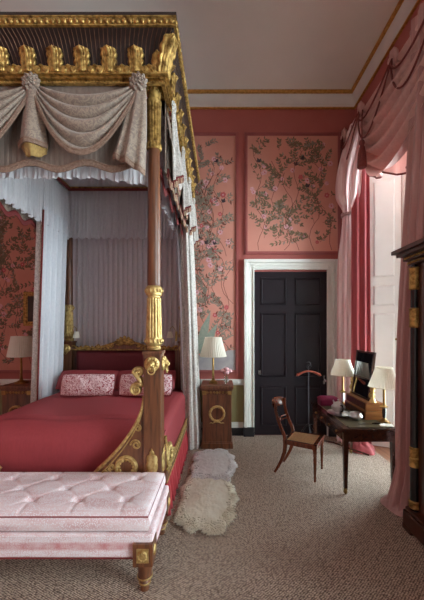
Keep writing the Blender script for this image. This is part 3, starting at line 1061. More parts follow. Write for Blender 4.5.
# tester: gathered white ceiling + trim
IX0, IX1, IY0, IY1 = -2.45, -.66, 2.84, 4.975
tcx, tcy = (IX0 + IX1) / 2, (IY0 + IY1) / 2
def tester(u, v):
    a = 2 * PI * u
    dx, dy = cos(a), sin(a)
    k = min(((IX1 - IX0) / 2 + .05) / max(abs(dx), 1e-6), ((IY1 - IY0) / 2 + .05) / max(abs(dy), 1e-6))
    r = lerp(.05, 1, v) * k
    return (tcx + dx * r, tcy + dy * r, 4.03 + .03 * (1 - v) + .012 * sin(u * 2 * PI * 64) * (.3 + .7 * v))
build('tester', MB().grid(tester, 384, 10, 0, True), 'sheer', bed)
tt = MB()
JX0, JX1, JY0, JY1 = IX0 + .06, IX1 - .06, IY0 + .05, IY1 - .09
for (a, b) in (((JX0, JY0), (JX0, JY1)), ((JX0, JY1), (JX1, JY1)), ((JX1, JY1), (JX1, JY0)), ((JX1, JY0), (JX0, JY0))):
    tt.tube([(a[0], a[1], 4.005), (b[0], b[1], 4.005)], .018, 6, 0)
    tt.tube([(a[0] * .995 + tcx * .005, a[1] * .995 + tcy * .005, 3.975), (b[0] * .995 + tcx * .005, b[1] * .995 + tcy * .005, 3.975)], .022, 6, 1)
build('tester_trim', tt, ['gold', 'redtrim'], bed)

# inner white valance (gathered)
def gathered(p0, p1, zt, zb, nf, amp, nrm, nu, nv=8, scal=0.0, frill=0.0, ph=0.0, zbf=None):
    def fn(u, v):
        x, y = lerp(p0[0], p1[0], u), lerp(p0[1], p1[1], u)
        zb_ = zbf(u) if zbf else zb
        z = lerp(zt, zb_ - scal * (.5 + .5 * cos(u * 2 * PI * nf * .5)), v)
        a = amp * (.45 + .55 * v) * (sin(u * 2 * PI * nf + ph + .9 * sin(u * 23 + ph)) + .35 * sin(u * 2 * PI * nf * 2.3))
        a += frill * max(0, v - .85) / .15 * sin(u * 2 * PI * nf * 1.7 + 1)
        return (x + nrm[0] * a, y + nrm[1] * a, z)
    return MB().grid(fn, nu, nv)
iv = MB()
for args in (((IX0 + .01, IY0), (IX0 + .01, IY1 - .03), 30, (1, 0)), ((IX0 - .005, IY1 - .04), (IX1 - .01, IY1 - .04), 30, (0, -1)), ((IX1 - .03, IY1 - .03), (IX1 - .03, IY0), 30, (-1, 0))):
    q = gathered(args[0], args[1], 3.98, 3.24, args[2], .014, args[3], 300, 8, .035, .014)
    iv.add(q.v, q.f)
build('inner_valance', iv, 'sheer', bed)
fv = gathered((IX0, IY0 - .01), (PXR - .06, IY0 - .01), 3.6, 3.12, 24, .009, (0, -1), 300, 8, .018, .012, .7, lambda u: 3.165 - .06 * sst((u - .72) / .28))
build('front_frill', fv, 'sheer', bed)

# outer valance: gathered backing, swags, tails, rosettes, fringes
def swag(A, B, out, d0, d1, nf, bulge, nu=40, nv=48, hA=.06, drape_pow=1.0, amp=.022, skew=0.0):
    A, B, O = Vector(A), Vector(B), Vector(out)
    def fn(u, v):
        uu = u
        c = (4 * uu * (1 - uu))
        c = c ** drape_pow
        c *= 1 + skew * (u - .5)
        z = lerp(A.z, B.z, u) - hA * v - lerp(d0, d1, v) * c
        w = math.sqrt(max(0, 4 * u * (1 - u)))
        o = bulge * w * (.35 + .65 * sin(PI * min(1, v * .62 + .12))) + amp * w * (abs(sin(PI * nf * v)) * 1.7 - .85) + .015 * v
        p = A.lerp(B, u) + O * o
        return (p.x, p.y, z)
    return fn
def fringe_strip(fn, n, drop, out, m=0, v=1.0, beads=False):
    mb = MB()
    pts = [Vector(fn(i / n, v)) for i in range(n + 1)]
    O = Vector(out)
    mb.tube([p + O * .008 for p in pts], .010, 6, 0)
    for i in range(n * 3):
        t = i / (n * 3) * n
        k = int(t); p = pts[k].lerp(pts[min(k + 1, n)], t - k) + O * .008
        mb.tube([p, p + Vector((0, 0, -drop * .55)), p + Vector((0, 0, -drop))], [.004, .010, .007], 5, m if not beads else (i % 2))
    return mb
def rosette(c, out, side, r):
    C, O, S = Vector(c), Vector(out), Vector(side)
    U = Vector((0, 0, 1))
    mb = MB()
    def fn(u, v):
        a = 2 * PI * u
        rr = r * (1 - v * .96) * (1 + .10 * sin(9 * a + 6 * v))
        h = r * (.15 + .55 * math.sqrt(v) + .12 * abs(sin(PI * 3.2 * v)) + .06 * sin(9 * a + 6 * v))
        return C + S * (rr * cos(a)) + U * (rr * sin(a)) + O * h
    mb.grid(fn, 54, 16, 0, True)
    return mb
def tail(c, out, side, ztop, zbot, w0, w1, nf, amp, nu=30, nv=20, slant=0.0):
    C, O, S = Vector(c), Vector(out), Vector(side)
    def fn(u, v):
        s = u * 2 - 1
        w = lerp(w0, w1, v ** .8)
        zb = zbot + slant * s
        o = .03 + .07 * (1 - s * s) * (.4 + .6 * v) + amp * v * cos(s * PI * nf)
        p = C + S * (s * w / 2) + O * o
        return (p.x, p.y, lerp(ztop, zb, v))
    return fn
valf = gathered((CX0 + .04, 2.712), (PXR - .075, 2.712), 3.952, 3.2, 40, .002, (0, -1), 420, 10, 0, 0)
val = build('front_valance', valf, 'gather', bed)
fs = fringe_strip(lambda u, v: (lerp(CX0 + .04, PXR - .08, u), 2.692, 3.215 + .03 * cos(u * 2 * PI * 4)), 60, .05, (0, -1, 0))
build('fringe', fs, 'fringe', val)
YS = 2.69
RX = [-.705, -1.612, -2.52]
for a, b in ((RX[1], RX[0]), (RX[2], RX[1])):
    f = swag((a, YS, 3.895), (b, YS, 3.895), (0, -1, 0), .11, .58, 4.5, .10, amp=.034)
    so = build('swag', MB().grid(f, 48, 66), 'damask', bed, solid=.003)
    build('fringe', fringe_strip(f, 44, .04, (0, -1, 0)), 'fringe', so)
for x in RX:
    build('rosette', rosette((x, YS - .05, 3.872), (0, -1, 0), (1, 0, 0), .075), 'damask', bed)
f = tail((RX[1], YS - .01, 0), (0, -1, 0), (1, 0, 0), 3.89, 3.36, .10, .245, 1.0, .015)
so = build('tail', MB().grid(f, 30, 20), 'damask', bed, solid=.003)
def cupf(u, v):
    p = f(u, 1.0); s = u * 2 - 1
    a = PI * u
    return (p[0] * (1 - .25 * v) + RX[1] * .25 * v, p[1] + .04 * v + .012 * sin(18 * u) * v, p[2] - .13 * v * (1 - .5 * s * s))
build('tail_lining', MB().grid(cupf, 30, 8), 'golding', so, solid=.003)
build('fringe', fringe_strip(f, 14, .035, (0, -1, 0)), 'fringe', so)
f0 = tail((RX[0] + .0, YS - .005, 0), (0, -1, 0), (1, 0, 0), 3.89, 3.20, .10, .27, 2.6, .022, slant=-.07)
f = lambda u, v: (f0(u, v)[0] - .085 * v ** 1.3, f0(u, v)[1], f0(u, v)[2])
so = build('tail', MB().grid(f, 40, 20), 'damask', bed, solid=.003)
build('fringe', fringe_strip(f, 20, .045, (0, -1, 0)), 'fringe', so)

# right side valance
XS = -.53
valr = gathered((XS, PYF + .09), (XS, CY1 - .04), 3.955, 3.25, 40, .012, (1, 0), 420, 10, 0, 0)
vr = build('side_valance', valr, 'damask', bed)
fs = fringe_strip(lambda u, v: (XS + .02, lerp(PYF + .1, CY1 - .05, u), 3.26 + .025 * cos(u * 2 * PI * 8)), 110, .075, (1, 0, 0), 1, beads=True)
build('fringe', fs, ['redtrim', 'goldtrim'], vr)
fs = fringe_strip(lambda u, v: (XS - .035, lerp(PYF + .1, CY1 - .05, u), 3.24 + .05 * cos(u * 2 * PI * 5)), 110, .06, (-1, 0, 0), 1, beads=True)
build('fringe', fs, ['redtrim', 'redtrim'], vr)
RY = [2.93, 3.66, 4.39, 5.08]
for a, b in zip(RY[:-1], RY[1:]):
    f = swag((XS + .02, a, 3.895), (XS + .02, b, 3.895), (1, 0, 0), .16, .58, 5, .06, amp=.02)
    so = build('swag', MB().grid(f, 36, 54), 'damask_g', bed, solid=.003)
    build('fringe', fringe_strip(f, 34, .05, (1, 0, 0), 1, beads=True), ['redtrim', 'goldtrim'], so)
for i, y in enumerate(RY):
    build('rosette', rosette((XS + .06, y, 3.87), (1, 0, 0), (0, 1, 0), .055), 'damask_g', bed)
    f = tail((XS + .03, y + .03, 0), (1, 0, 0), (0, 1, 0), 3.87, 3.24, .07, .17, 2.2, .025, slant=.09)
    so = build('tail', MB().grid(f, 26, 18), 'damask_g', bed, solid=.003)
    build('fringe', fringe_strip(f, 12, .06, (1, 0, 0), 1, beads=True), ['redtrim', 'goldtrim'], so)
# left side valance (seen from inside under the white one)
vall = gathered((CX0 + .06, PYF + .09), (CX0 + .06, CY1 - .04), 3.955, 3.2, 40, .012, (-1, 0), 300, 10, 0, 0)
vl = build('side_valance', vall, 'damask', bed)
fs = fringe_strip(lambda u, v: (CX0 + .075, lerp(PYF + .1, CY1 - .05, u), 3.215 + .035 * cos(u * 2 * PI * 7)), 110, .055, (1, 0, 0), 1, beads=True)
build('fringe', fs, ['redtrim', 'redtrim'], vl)

# ---- bed curtains
bc = thing('bed_curtain', 'grey lilac pleated curtain hung flat behind the bed headboard', 'curtain', (BCX, 5.09, 0), group='bed curtains')
def backc(u, v):
    x = lerp(PXL + .03, PXR + .03, u)
    return (x, 5.115 + .024 * (abs(sin(u * PI * 23)) ** .6 * 2 - 1) * (.8 + .2 * v), lerp(3.5, .45, v))
build('cloth', MB().grid(backc, 420, 12), 'backcloth', bc)
bl = thing('bed_curtain', 'white-lined damask curtain with red trim gathered at the left side of the bed', 'curtain', (-2.62, 4.6, 0), group='bed curtains')
def xlean(v): return lerp(.06, -.05, v)
def lin_(u, v):
    y = lerp(4.22, 4.84, u)
    return (-2.50 + .02 + xlean(v) + .035 * sin(u * 2 * PI * 4.5) + .03 * sin(PI * v) * 0, y, lerp(3.45, .03, v))
build('lining', MB().grid(lin_, 90, 14), 'lining', bl)
def dam_(u, v):
    a = u
    x = -2.50 + .02 + xlean(v) - .165 * a + .012 * sin(a * 9)
    y = 4.215 + .02 * sin(a * 8) + .12 * a * a
    return (x, y, lerp(3.4, .03, v))
build('face_cloth', MB().grid(dam_, 24, 14), 'damask_g', bl)
def dam2(u, v):
    x = -2.645 + xlean(v) + .03 * sin(u * 2 * PI * 4 + 1)
    return (x, lerp(4.33, 5.0, u), lerp(3.4, .03, v))
build('face_cloth', MB().grid(dam2, 60, 14), 'damask_g', bl)
tr = MB()
tr.tube([Vector(dam_(0, j / 30)) + Vector((.004, -.006, 0)) for j in range(31)], .012, 6, 0)
for j in range(150):
    p = Vector(dam_(.16, j / 150))
    tr.ell((p.x, p.y - .01, p.z), .012, .01, .009, 6, 4, 1)
def band_(u, v):
    p = Vector(dam_(.02 + u * .1, v)); return p + Vector((0, -.006, 0))
tr.grid(band_, 2, 30, 0)
build('trim', tr, ['redtrim', 'goldtrim'], bl)
brc = thing('bed_curtain', 'grey damask curtain hanging to the floor between the bed and the wreath nightstand', 'curtain', (-.42, 4.75, 0), group='bed curtains')
def bunch(u, v):
    a = 2 * PI * u
    fl = 1 + .10 * sin(8 * a + 1.2 * v) + .04 * sin(15 * a + 2)
    cx = lerp(-.55, -.455, v ** .8)
    return (cx + .12 * cos(a) * fl * lerp(.85, 1.15, v), 4.76 + .22 * sin(a) * fl, lerp(3.32, .012, v))
build('cloth', MB().grid(bunch, 120, 20, 0, True), 'damask_g', brc)
def blin(u, v):
    return (lerp(-.665, -.53, v ** .8) + .02 * sin(u * 25), lerp(4.55, 4.98, u), lerp(3.4, .05, v))
build('lining', MB().grid(blin, 50, 12), 'lining', brc)

# ---- bedding
MX0, MX1, MY0, MY1, MZ = -2.445, -.535, 2.90, 4.96, .85
def coverlet(u, v):
    # profile across x : side drop - top - side drop
    def prof(t, a, b, r=.09):
        D = .42 + .09 - r
        # t 0..1 -> (pos, dz)
        if t < .12: return a, -D * (1 - t / .12) - r
        if t < .2:
            q = (t - .12) / .08 * PI / 2
            return a + r * (1 - cos(q)), -r * (1 - sin(q))
        if t > .88: return b, -D * ((t - .88) / .12) - r
        if t > .8:
            q = (1 - (t - .8) / .08) * PI / 2
            return b - r * (1 - cos(q)), -r * (1 - sin(q))
        return lerp(a + r, b - r, (t - .2) / .6), 0
    x, dz1 = prof(u, MX0, MX1)
    y, dz2 = prof(v, MY0, MY1, .20)
    z = MZ + dz1 + dz2 if (dz1 > -.3 and dz2 > -.3) else MZ + min(dz1, dz2)
    z = MZ + min(dz1, dz2) if (dz1 < -.05 or dz2 < -.05) else z
    z += .010 * sin(x * 7 + y * 3) * (1 if dz1 == 0 and dz2 == 0 else 0) + .02 * (1 - ((x - BCX) / 1.0) ** 2) * (1 if dz2 == 0 else .5)
    return (x, y, max(z, .445))
cv = build('bedspread', MB().grid(coverlet, 100, 100), 'red', None)
tag(cv, 'plain crimson bedspread covering the whole four-poster bed', 'bedspread')
def throw(u, v):
    x = lerp(-2.44, -.60, u); y = lerp(3.11, 3.26, v)
    e = min(1, min(u, 1 - u) / .04)
    z = MZ + .02 * (1 - ((x - BCX) / 1.0) ** 2) + .010 * sin(x * 7 + y * 3) + (.001 + .016 * sst(v * 1.2) * min(1, (1 - v) / .06 + .1)) * e + .003
    return (x + .01 * sin(y * 20), y + .012 * sin(x * 5), z)
tw = build('folded_throw', MB().grid(throw, 80, 20), 'red', None)
tag(tw, 'flat crimson blanket folded across the foot of the bedspread', 'blanket')
def pillow(name, c, w, h, t, lean, mat, label, pipe=None, rz=0):
    root = thing(name, label, 'pillow', c, rz, group='pillows on the bed')
    mb = MB()
    def prof(u, v, s):
        a, b = u * 2 - 1, v * 2 - 1
        k = (1 - abs(a) ** 2.6) * (1 - abs(b) ** 2.6)
        pinch = 1 - .05 * (1 - a * a) * 0
        x = a * w / 2 * (1 - .035 * (1 - b * b) * -1 + 0) ; z = b * h / 2 * (1 - .04 * (1 - a * a) * -1)
        y = s * t / 2 * max(0, k) ** .55 + .004 * sin(a * 9 + b * 4)
        ca, sa = cos(lean), sin(lean)
        yy = y * ca + (z + h / 2) * sa; zz = -y * sa + (z + h / 2) * ca
        return (x, yy, zz)
    mb.grid(lambda u, v: prof(u, v, -1), 28, 18); mb.grid(lambda u, v: prof(u, v, 1), 28, 18)
    build('cover', mb, mat, root, local=True)
    pp = MB()
    ed = [prof(i / 24, 0, 1) for i in range(24)] + [prof(1, i / 14, 1) for i in range(14)] + [prof(1 - i / 24, 1, 1) for i in range(24)] + [prof(0, 1 - i / 14, 1) for i in range(14)]
    pp.tube(ed, .008, 6, 0, True)
    build('piping', pp, pipe or 'piping', root, local=True)
pillow('pillow', (-1.985, 4.50, MZ + .06), .84, .31, .20, .72, 'red', 'plain crimson bed pillow on the left, leaning against the headboard', 'red')
pillow('pillow', (-1.12, 4.50, MZ + .06), .84, .31, .20, .72, 'red', 'plain crimson bed pillow on the right, leaning against the headboard', 'red')
pillow('cushion', (-1.815, 4.17, MZ + .035), .70, .285, .15, .30, 'pillow', 'patterned red and white oblong cushion left of the bed post', None, .02)
pillow('cushion', (-1.03, 4.17, MZ + .035), .70, .285, .15, .30, 'pillow', 'patterned red and white oblong cushion half hidden behind the bed post', None, -.02)

# ------------------------------------------------------------------ reading lights on the back posts
def reading_light(x, sx, label):
    r = thing('wall_light', label, 'wall lamp', (x, 4.93, 1.62), group='reading lights by the headboard')
    mb = MB()
    mb.box(-.015, .015, -.012, .02, -.03, .12)
    mb.tube([(0, -.01, .1), (sx * .02, -.03, .16), (sx * .05, -.05, .2), (sx * .085, -.055, .17), (sx * .09, -.055, .12)], .005, 6)
    build('arm', mb, 'brass', r, local=True)
    build('shade', MB().lathe([(.032, .12), (.055, .02), (.052, .02), (.03, .118)], (sx * .09, -.055, 0), 20), 'shade', r, local=True)
reading_light(-2.37, 1, 'small white-shaded reading light by the left end of the headboard')
reading_light(-.72, -1, 'small white-shaded reading light by the right end of the headboard, behind the post')

# ------------------------------------------------------------------ nightstands
def nightstand(x0, x1, y0, y1, label):
    cx, cy = (x0 + x1) / 2, (y0 + y1) / 2
    r = thing('nightstand', label, 'nightstand', (cx, cy, 0), group='pair of pedestal nightstands')
    w, d = (x1 - x0) / 2, (y1 - y0) / 2
    mb = MB()
    mb.box(-w + .02, w - .02, -d + .02, d, .09, .80)
    mb.box(-w, w, -d, d, 0, .08); mb.box(-w + .008, w - .008, -d + .008, d, .08, .10)
    build('body', mb, 'mahog', r, local=True, smooth=False, bevel=.004)
    tp = MB()
    tp.box(-w + .014, w - .014, -d + .014, d, .80, .865)
    tp.box(-w + .004, w - .004, -d + .004, d, .865, .885)
    tp.box(-w - .008, w + .008, -d - .008, d, .885, .934)
    build('top', tp, 'mahog', r, local=True, smooth=False, bevel=.005)
    gm = MB()
    for sg in (-1, 1):
        for k in range(3):
            gm.tube(spiral((sg * (.04 + .05 * k), -d + .012, .832), (sg, 0, 0), (0, 0, 1), .02, .006, 1.4, 18), .005, 5)
        gm.box(sg * (w - .05) - .03, sg * (w - .05) + .03, -d + .006, -d + .02, .80, .86)
    gm.ell((0, -d + .012, .832), .02, .01, .022)
    build('frieze_mount', gm, 'brass', r, local=True)
    wr_ = MB()
    n = 40
    for t0 in range(n):
        pass
    wr_.tube([(.105 * cos(2 * PI * k / n), -d + .012, .52 + .105 * sin(2 * PI * k / n)) for k in range(n)], [.019 + .003 * sin(k * 2.5) for k in range(n)], 8, 0, True)
    for k in range(26):
        a = 2 * PI * k / 26
        acanthus(wr_, (.10 * cos(a), -d - .006, .52 + .10 * sin(a)), (-sin(a) * .9 + cos(a) * .4, 0, cos(a) * .9 + sin(a) * .4), (0, -1, 0), (cos(a), 0, sin(a)), .035, .02, .2, 2, 0, 4, 4)
    for sg in (-1, 1):
        wr_.tube([(sg * .0, -d + .012, .395), (sg * .03, -d + .01, .398), (sg * .06, -d + .012, .378), (sg * .09, -d + .012, .384), (sg * .11, -d + .012, .376)], [.009, .010, .006, .008, .003], 6)
    build('wreath', wr_, 'gold_soft', r, local=True)
    return r
NX0, NX1, NY0, NY1 = -.305, .17, 4.60, 5.13
nightstand(NX0, NX1, NY0, NY1, 'mahogany pedestal nightstand with gilt wreath between the bed and the black door')
nightstand(-3.29, -2.815, NY0, NY1, 'dark mahogany nightstand partly hidden at the left side of the bed')

# ------------------------------------------------------------------ table lamps
def pleat(a, z): return 1 + .03 * sin(36 * a)
def table_lamp(loc, rs, rt, hs, zs, label, kind=0):
    r = thing('table_lamp', label, 'lamp', loc, group='table lamps with pleated white shades')
    b = MB()
    if kind == 0:
        b.box(-.065, .065, -.065, .065, 0, .02)
        b.lathe([(.055, .02), (.06, .03), (.03, .045), (.022, .06), (.026, .075), (.016, .085), (.02, .10), (.017, .2), (.015, zs - .03), (.026, zs - .025), (.026, zs - .01), (.012, zs), (.01, zs + .12)], (0, 0, 0), 20, mod=lambda a, z: 1 - .05 * cos(8 * a))
        base = build('base', b, 'brass', r, local=True)
    else:
        b.box(-.05, .05, -.05, .05, 0, .018)
        b.lathe([(.045, .018), (.05, .025), (.022, .04), (.018, .06)], (0, 0, 0), 20)
        b.lathe([(.03, zs * .42), (.05, zs * .45), (.02, zs * .49), (.014, zs * .55), (.013, zs - .03), (.02, zs - .02), (.01, zs), (.008, zs + .1)], (0, 0, 0), 20)
        base = build('base', b, 'brass', r, local=True)
        build('column', MB().lathe([(.016, .055), (.021, .1), (.022, zs * .3), (.018, zs * .43)], (0, 0, 0), 20), 'ebony' if kind == 2 else 'silver', r, local=True)
    s = MB()
    prof = [(rs, zs), (lerp(rs, rt, .5), zs + hs * .5), (rt, zs + hs)]
    n = 144
    s.grid(lambda u, v: ((lerp(rs, rt, v) * pleat(2 * PI * u, 0)) * cos(2 * PI * u) , (lerp(rs, rt, v) * pleat(2 * PI * u, 0)) * sin(2 * PI * u), zs + hs * v), n, 4, 0, True)
    s.tube([((rs + .002) * cos(2 * PI * k / 40), (rs + .002) * sin(2 * PI * k / 40), zs) for k in range(40)], .005, 6, 0, True)
    s.tube([((rt + .002) * cos(2 * PI * k / 40), (rt + .002) * sin(2 * PI * k / 40), zs + hs) for k in range(40)], .005, 6, 0, True)
    build('lamp_shade', s, 'shade', r, local=True, ang=80)
    build('bulb', MB().ell((0, 0, zs + .13), .03, .03, .04), 'paperw', r, local=True)
    return r
table_lamp((-.13, 4.86, .934), 0.205, .125, .295, .42, 'gold column lamp with white pleated shade on the nightstand by the door')
table_lamp((-3.14, 4.86, .934), .19, .135, .31, .42, 'gold column lamp with white shade on the nightstand left of the bed')

# vase of flowers on the right nightstand
vs = thing('vase', 'small clear glass vase beside the lamp on the nightstand', 'vase', (.075, 4.80, .934))
build('body', MB().lathe([(.028, 0), (.032, .005), (.036, .05), (.030, .08), (.036, .1), (.033, .1), (.027, .08), (.033, .05), (.028, .01)], (0, 0, 0), 20), 'vglass', vs, local=True)
fl_pos = [(-.05, 0, .19, 'leftmost'), (.0, -.02, .215, 'topmost'), (.055, .0, .18, 'rightmost'), (.01, -.04, .16, 'lowest front')]
for (dx, dy, dz, wh) in fl_pos:
    r = thing('flower', 'pale pink rose bloom, the %s one in the glass vase' % wh, 'flower', (.075 + dx * .1, 4.80 + dy * .1, .945), group='roses in the glass vase')
    mb = MB()
    for k in range(12):
        a = k * 2.4; q = k / 12
        rr_ = .008 + .022 * q
        mb.ell((dx * .9 + rr_ * cos(a), dy * .9 + rr_ * sin(a), dz + .012 * (1 - q)), .018, .018, .022, 8, 6)
    build('bloom', mb, 'bloom', r, local=True)
    build('stem', MB().tube([(0, 0, 0), (dx * .35, dy * .35, dz * .5), (dx * .9, dy * .9, dz - .01)], .003, 6), 'green', r, local=True)

# picture on the back wall left of the bed
pf = thing('picture', 'small dark painting in a gold frame on the wall left of the bed', 'picture', (-3.0, YB - .03, 1.82))
fm = MB()
x0, x1, z0, z1, w = -3.30, -2.70, 1.83, 2.40, .075
for a0, a1, b0, b1 in ((x0, x0 + w, z0, z1), (x1 - w, x1, z0, z1), (x0 + w, x1 - w, z0, z0 + w), (x0 + w, x1 - w, z1 - w, z1)):
    fm.box(a0, a1, YB - .05, YB - .036, b0, b1)
    fm.box(a0 + .012, a1 - .012, YB - .065, YB - .036, b0 + .012, b1 - .012)
build('frame', fm, 'gold', pf, smooth=False, bevel=.006)
build('canvas', MB().box(x0 + .03, x1 - .03, YB - .047, YB - .038, z0 + .03, z1 - .03), 'picture', pf, smooth=False)

# ------------------------------------------------------------------ bench
bn = thing('bench', 'long upholstered bench with tufted pink and white seat at the foot of the bed', 'bench', (-1.56, 2.44, 0))
bx0, bx1, by0, by1 = -2.64, -.50, 2.11, 2.745
tuft = []
for j, y in enumerate((2.275, 2.435, 2.595)):
    off = 0 if j % 2 == 0 else -.1725
    k = 0
    while -.70 + off - .345 * k > bx0 + .1:
        tuft.append((-.70 + off - .345 * k, y)); k += 1
def cush(u, v):
    x, y = lerp(bx0, bx1, u), lerp(by0, by1, v)
    ex = min(x - bx0, bx1 - x, .10) / .10; ey = min(y - by0, by1 - y, .10) / .10
    z = .50 + .038 * math.sqrt(max(0, 1 - (1 - ex) ** 2)) * math.sqrt(max(0, 1 - (1 - ey) ** 2))
    dmin = 9; cr_ = 0
    for (tx, ty) in tuft:
        dx, dy = x - tx, y - ty
        dd = dx * dx + dy * dy
        if dd < .07:
            z -= .040 * math.exp(-dd / .0009)
            # creases toward the four diagonal neighbours
            for (nx, ny) in ((.1725, .16), (-.1725, .16)):
                L_ = math.hypot(nx, ny); a = (dx * nx + dy * ny) / L_; b = (dx * -ny + dy * nx) / L_
                if abs(a) < L_ * .55 and by0 + .05 < y < by1 - .05:
                    z -= .012 * math.exp(-(b / .011) ** 2) * max(0, 1 - 1.5 * abs(a) / L_)
            if abs(dx) < .09 and (abs(ty - 2.275) < .01 and y < ty or abs(ty - 2.595) < .01 and y > ty):
                z -= .006 * math.exp(-(dx / .012) ** 2) * min(1, abs(dy) / .03)
    return (x, y, z)
ct = MB().grid(cush, 220, 72)
def cside(mb, zt, zb, e, m=0):
    pts = []
    for i in range(60): pts.append((lerp(bx0, bx1, i / 60), by0, 0, -1))
    for i in range(20): pts.append((bx1, lerp(by0, by1, i / 20), 1, 0))
    for i in range(60): pts.append((lerp(bx1, bx0, i / 60), by1, 0, 1))
    for i in range(20): pts.append((bx0, lerp(by1, by0, i / 20), -1, 0))
    n = len(pts)
    def fn(u, v):
        p = pts[int(round(u * n)) % n]
        b = e * sin(PI * v)
        return (p[0] + p[2] * b, p[1] + p[3] * b, lerp(zt, zb, v))
    mb.grid(fn, n, 6, m, True)
cside(ct, .50, .405, .012)
cu = build('cushion', ct, 'bench', bn)
pp = MB()
for z in (.50,):
    pp.tube([(bx0, by0, z), (bx1, by0, z), (bx1, by1, z), (bx0, by1, z)], .0055, 6, 0, True)
build('piping', pp, 'piping', cu)
for (tx, ty) in tuft:
    z = cush((tx - bx0) / (bx1 - bx0), (ty - by0) / (by1 - by0))[2]
    build('tuft_button', MB().ell((tx, ty, z + .004), .013, .013, .008, 10, 6), 'piping', cu)
sb = MB()
e = .035
sb.box(bx0 - e, bx1 + e, by0 - e + .01, by1 + .01, .235, .398)
se = build('seat_frame', sb, 'bench_b', bn, smooth=False, bevel=.015)
pp = MB()
pp.tube([(bx0 - e, by0 - e + .01, .238), (bx1 + e, by0 - e + .01, .238), (bx1 + e, by1 + .01, .238), (bx0 - e, by1 + .01, .238)], .006, 6, 0, True)
build('piping', pp, 'redtrim', se)
for (lx, ly) in ((bx1 - .025, by0 + .018), (bx0 + .025, by0 + .018), (bx1 - .025, by1 - .04), (bx0 + .025, by1 - .04)):
    lb = MB().box(lx - .066, lx + .066, ly - .066, ly + .066, .195, .345)
    lb.lathe([(.03, 0), (.032, .01), (.026, .03), (.034, .045), (.036, .055), (.03, .07), (.048, .085), (.05, .10), (.044, .115), (.052, .17), (.056, .197)], (lx, ly, 0), 24)
    lg = build('leg', lb, 'mahog', bn, ang=30)
    mt = MB()
    sx = 1 if lx > -1.5 else -1
    sy = -1 if ly < 2.4 else 1
    mt.box(lx - .04, lx + .04, ly + sy * .066 - .006, ly + sy * .066 + .006, .225, .318)
    mt.ell((lx, ly + sy * .070, .272), .034, .014, .036)
    for k in range(10):
        a = 2 * PI * k / 10
        mt.ell((lx + .026 * cos(a), ly + sy * .08, .272 + .026 * sin(a)), .009, .008, .009, 6, 5)
    build('gilt_mount', MB().ell((lx + sx * .066, ly, .272), .012, .034, .036), 'gold_soft', lg)
    for (rr_, zz) in ((.049, .093), (.036, .05)):
        build('gilt_ring', MB().tube([(lx + rr_ * cos(2 * PI * k / 24), ly + rr_ * sin(2 * PI * k / 24), zz) for k in range(24)], .006, 6, 0, True), 'gold_soft', lg)
    build('gilt_mount', mt, 'gold_soft', lg)

# ------------------------------------------------------------------ sheepskins
def sheepskin(x0, x1, y0, y1, mat, label, seed, z0=0.0, lumps=3):
    rr = random.Random(seed)
    cx, cy = (x0 + x1) / 2, (y0 + y1) / 2
    hx, hy = (x1 - x0) / 2, (y1 - y0) / 2
    ph = [rr.uniform(0, 6) for _ in range(4)]
    def edge(a):
        c, s = cos(a), sin(a)
        k = (abs(c) ** 3.2 + abs(s) ** 3.2) ** (-1 / 3.2)
        return k * (1 + .05 * sin(5 * a + ph[0]) + .035 * sin(9 * a + ph[1]) + .03 * sin(13 * a + ph[2]))
    def hgt(q): return z0 + .012 + .045 * math.sqrt(max(0, 1 - q * q))
    def fn(u, v):
        a = 2 * PI * u
        e = edge(a) * v * (.97 + .03 * sin(47 * a) * v * v + .02 * sin(83 * a + 1) * v * v)
        x, y = cx + hx * e * cos(a), cy + hy * e * sin(a)
        w1 = sin(x * 41 + 2.2 * sin(y * 23)) * cos(y * 37 + 2 * sin(x * 29))
        w2 = sin(x * 97 + 3 * sin(y * 51)) * sin(y * 83 + 2 * cos(x * 61))
        return (x, y, max(z0 + .006, hgt(v) + (.0032 * w1 + .002 * w2) * (1 - .5 * v)))
    mb = MB().grid(fn, 200, 60, 0, True)
    for i in range(1900):
        a = rr.uniform(0, 2 * PI); v = .72 + .28 * math.sqrt(rr.random())
        e = edge(a) * v * .96
        x, y = cx + hx * e * cos(a), cy + hy * e * sin(a)
        p = Vector((x, y, hgt(v) - .006))
        out = Vector((cos(a), sin(a), 0)) * (.4 + .8 * v ** 3) + Vector((sin(x * 31 + y * 17) * .6, cos(x * 23 - y * 29) * .6, 0)) + Vector((rr.uniform(-.3, .3), rr.uniform(-.3, .3), 0))
        out.normalize()
        L_ = rr.uniform(.03, .05)
        q1 = p + out * L_ * .5 + Vector((0, 0, .010)); q2 = q1 + out * L_ * .5 - Vector((0, 0, .004))
        q2.z = max(q2.z, z0 + .004)
        mb.tube([p, q1, q2], [.008, .006, .0012], 3)
    o = build('sheepskin_rug', mb, mat, None, ang=180)
    tag(o, label, 'rug', 'sheepskin rugs beside the bed')
sheepskin(-.37, .16, 3.55, 4.49, 'fur_w', 'white shaggy sheepskin nearer the nightstand, beside the bed', 3, .012)
sheepskin(-.425, .135, 2.68, 3.78, 'fur', 'cream shaggy sheepskin nearer the bench, beside the bed', 4, .0)

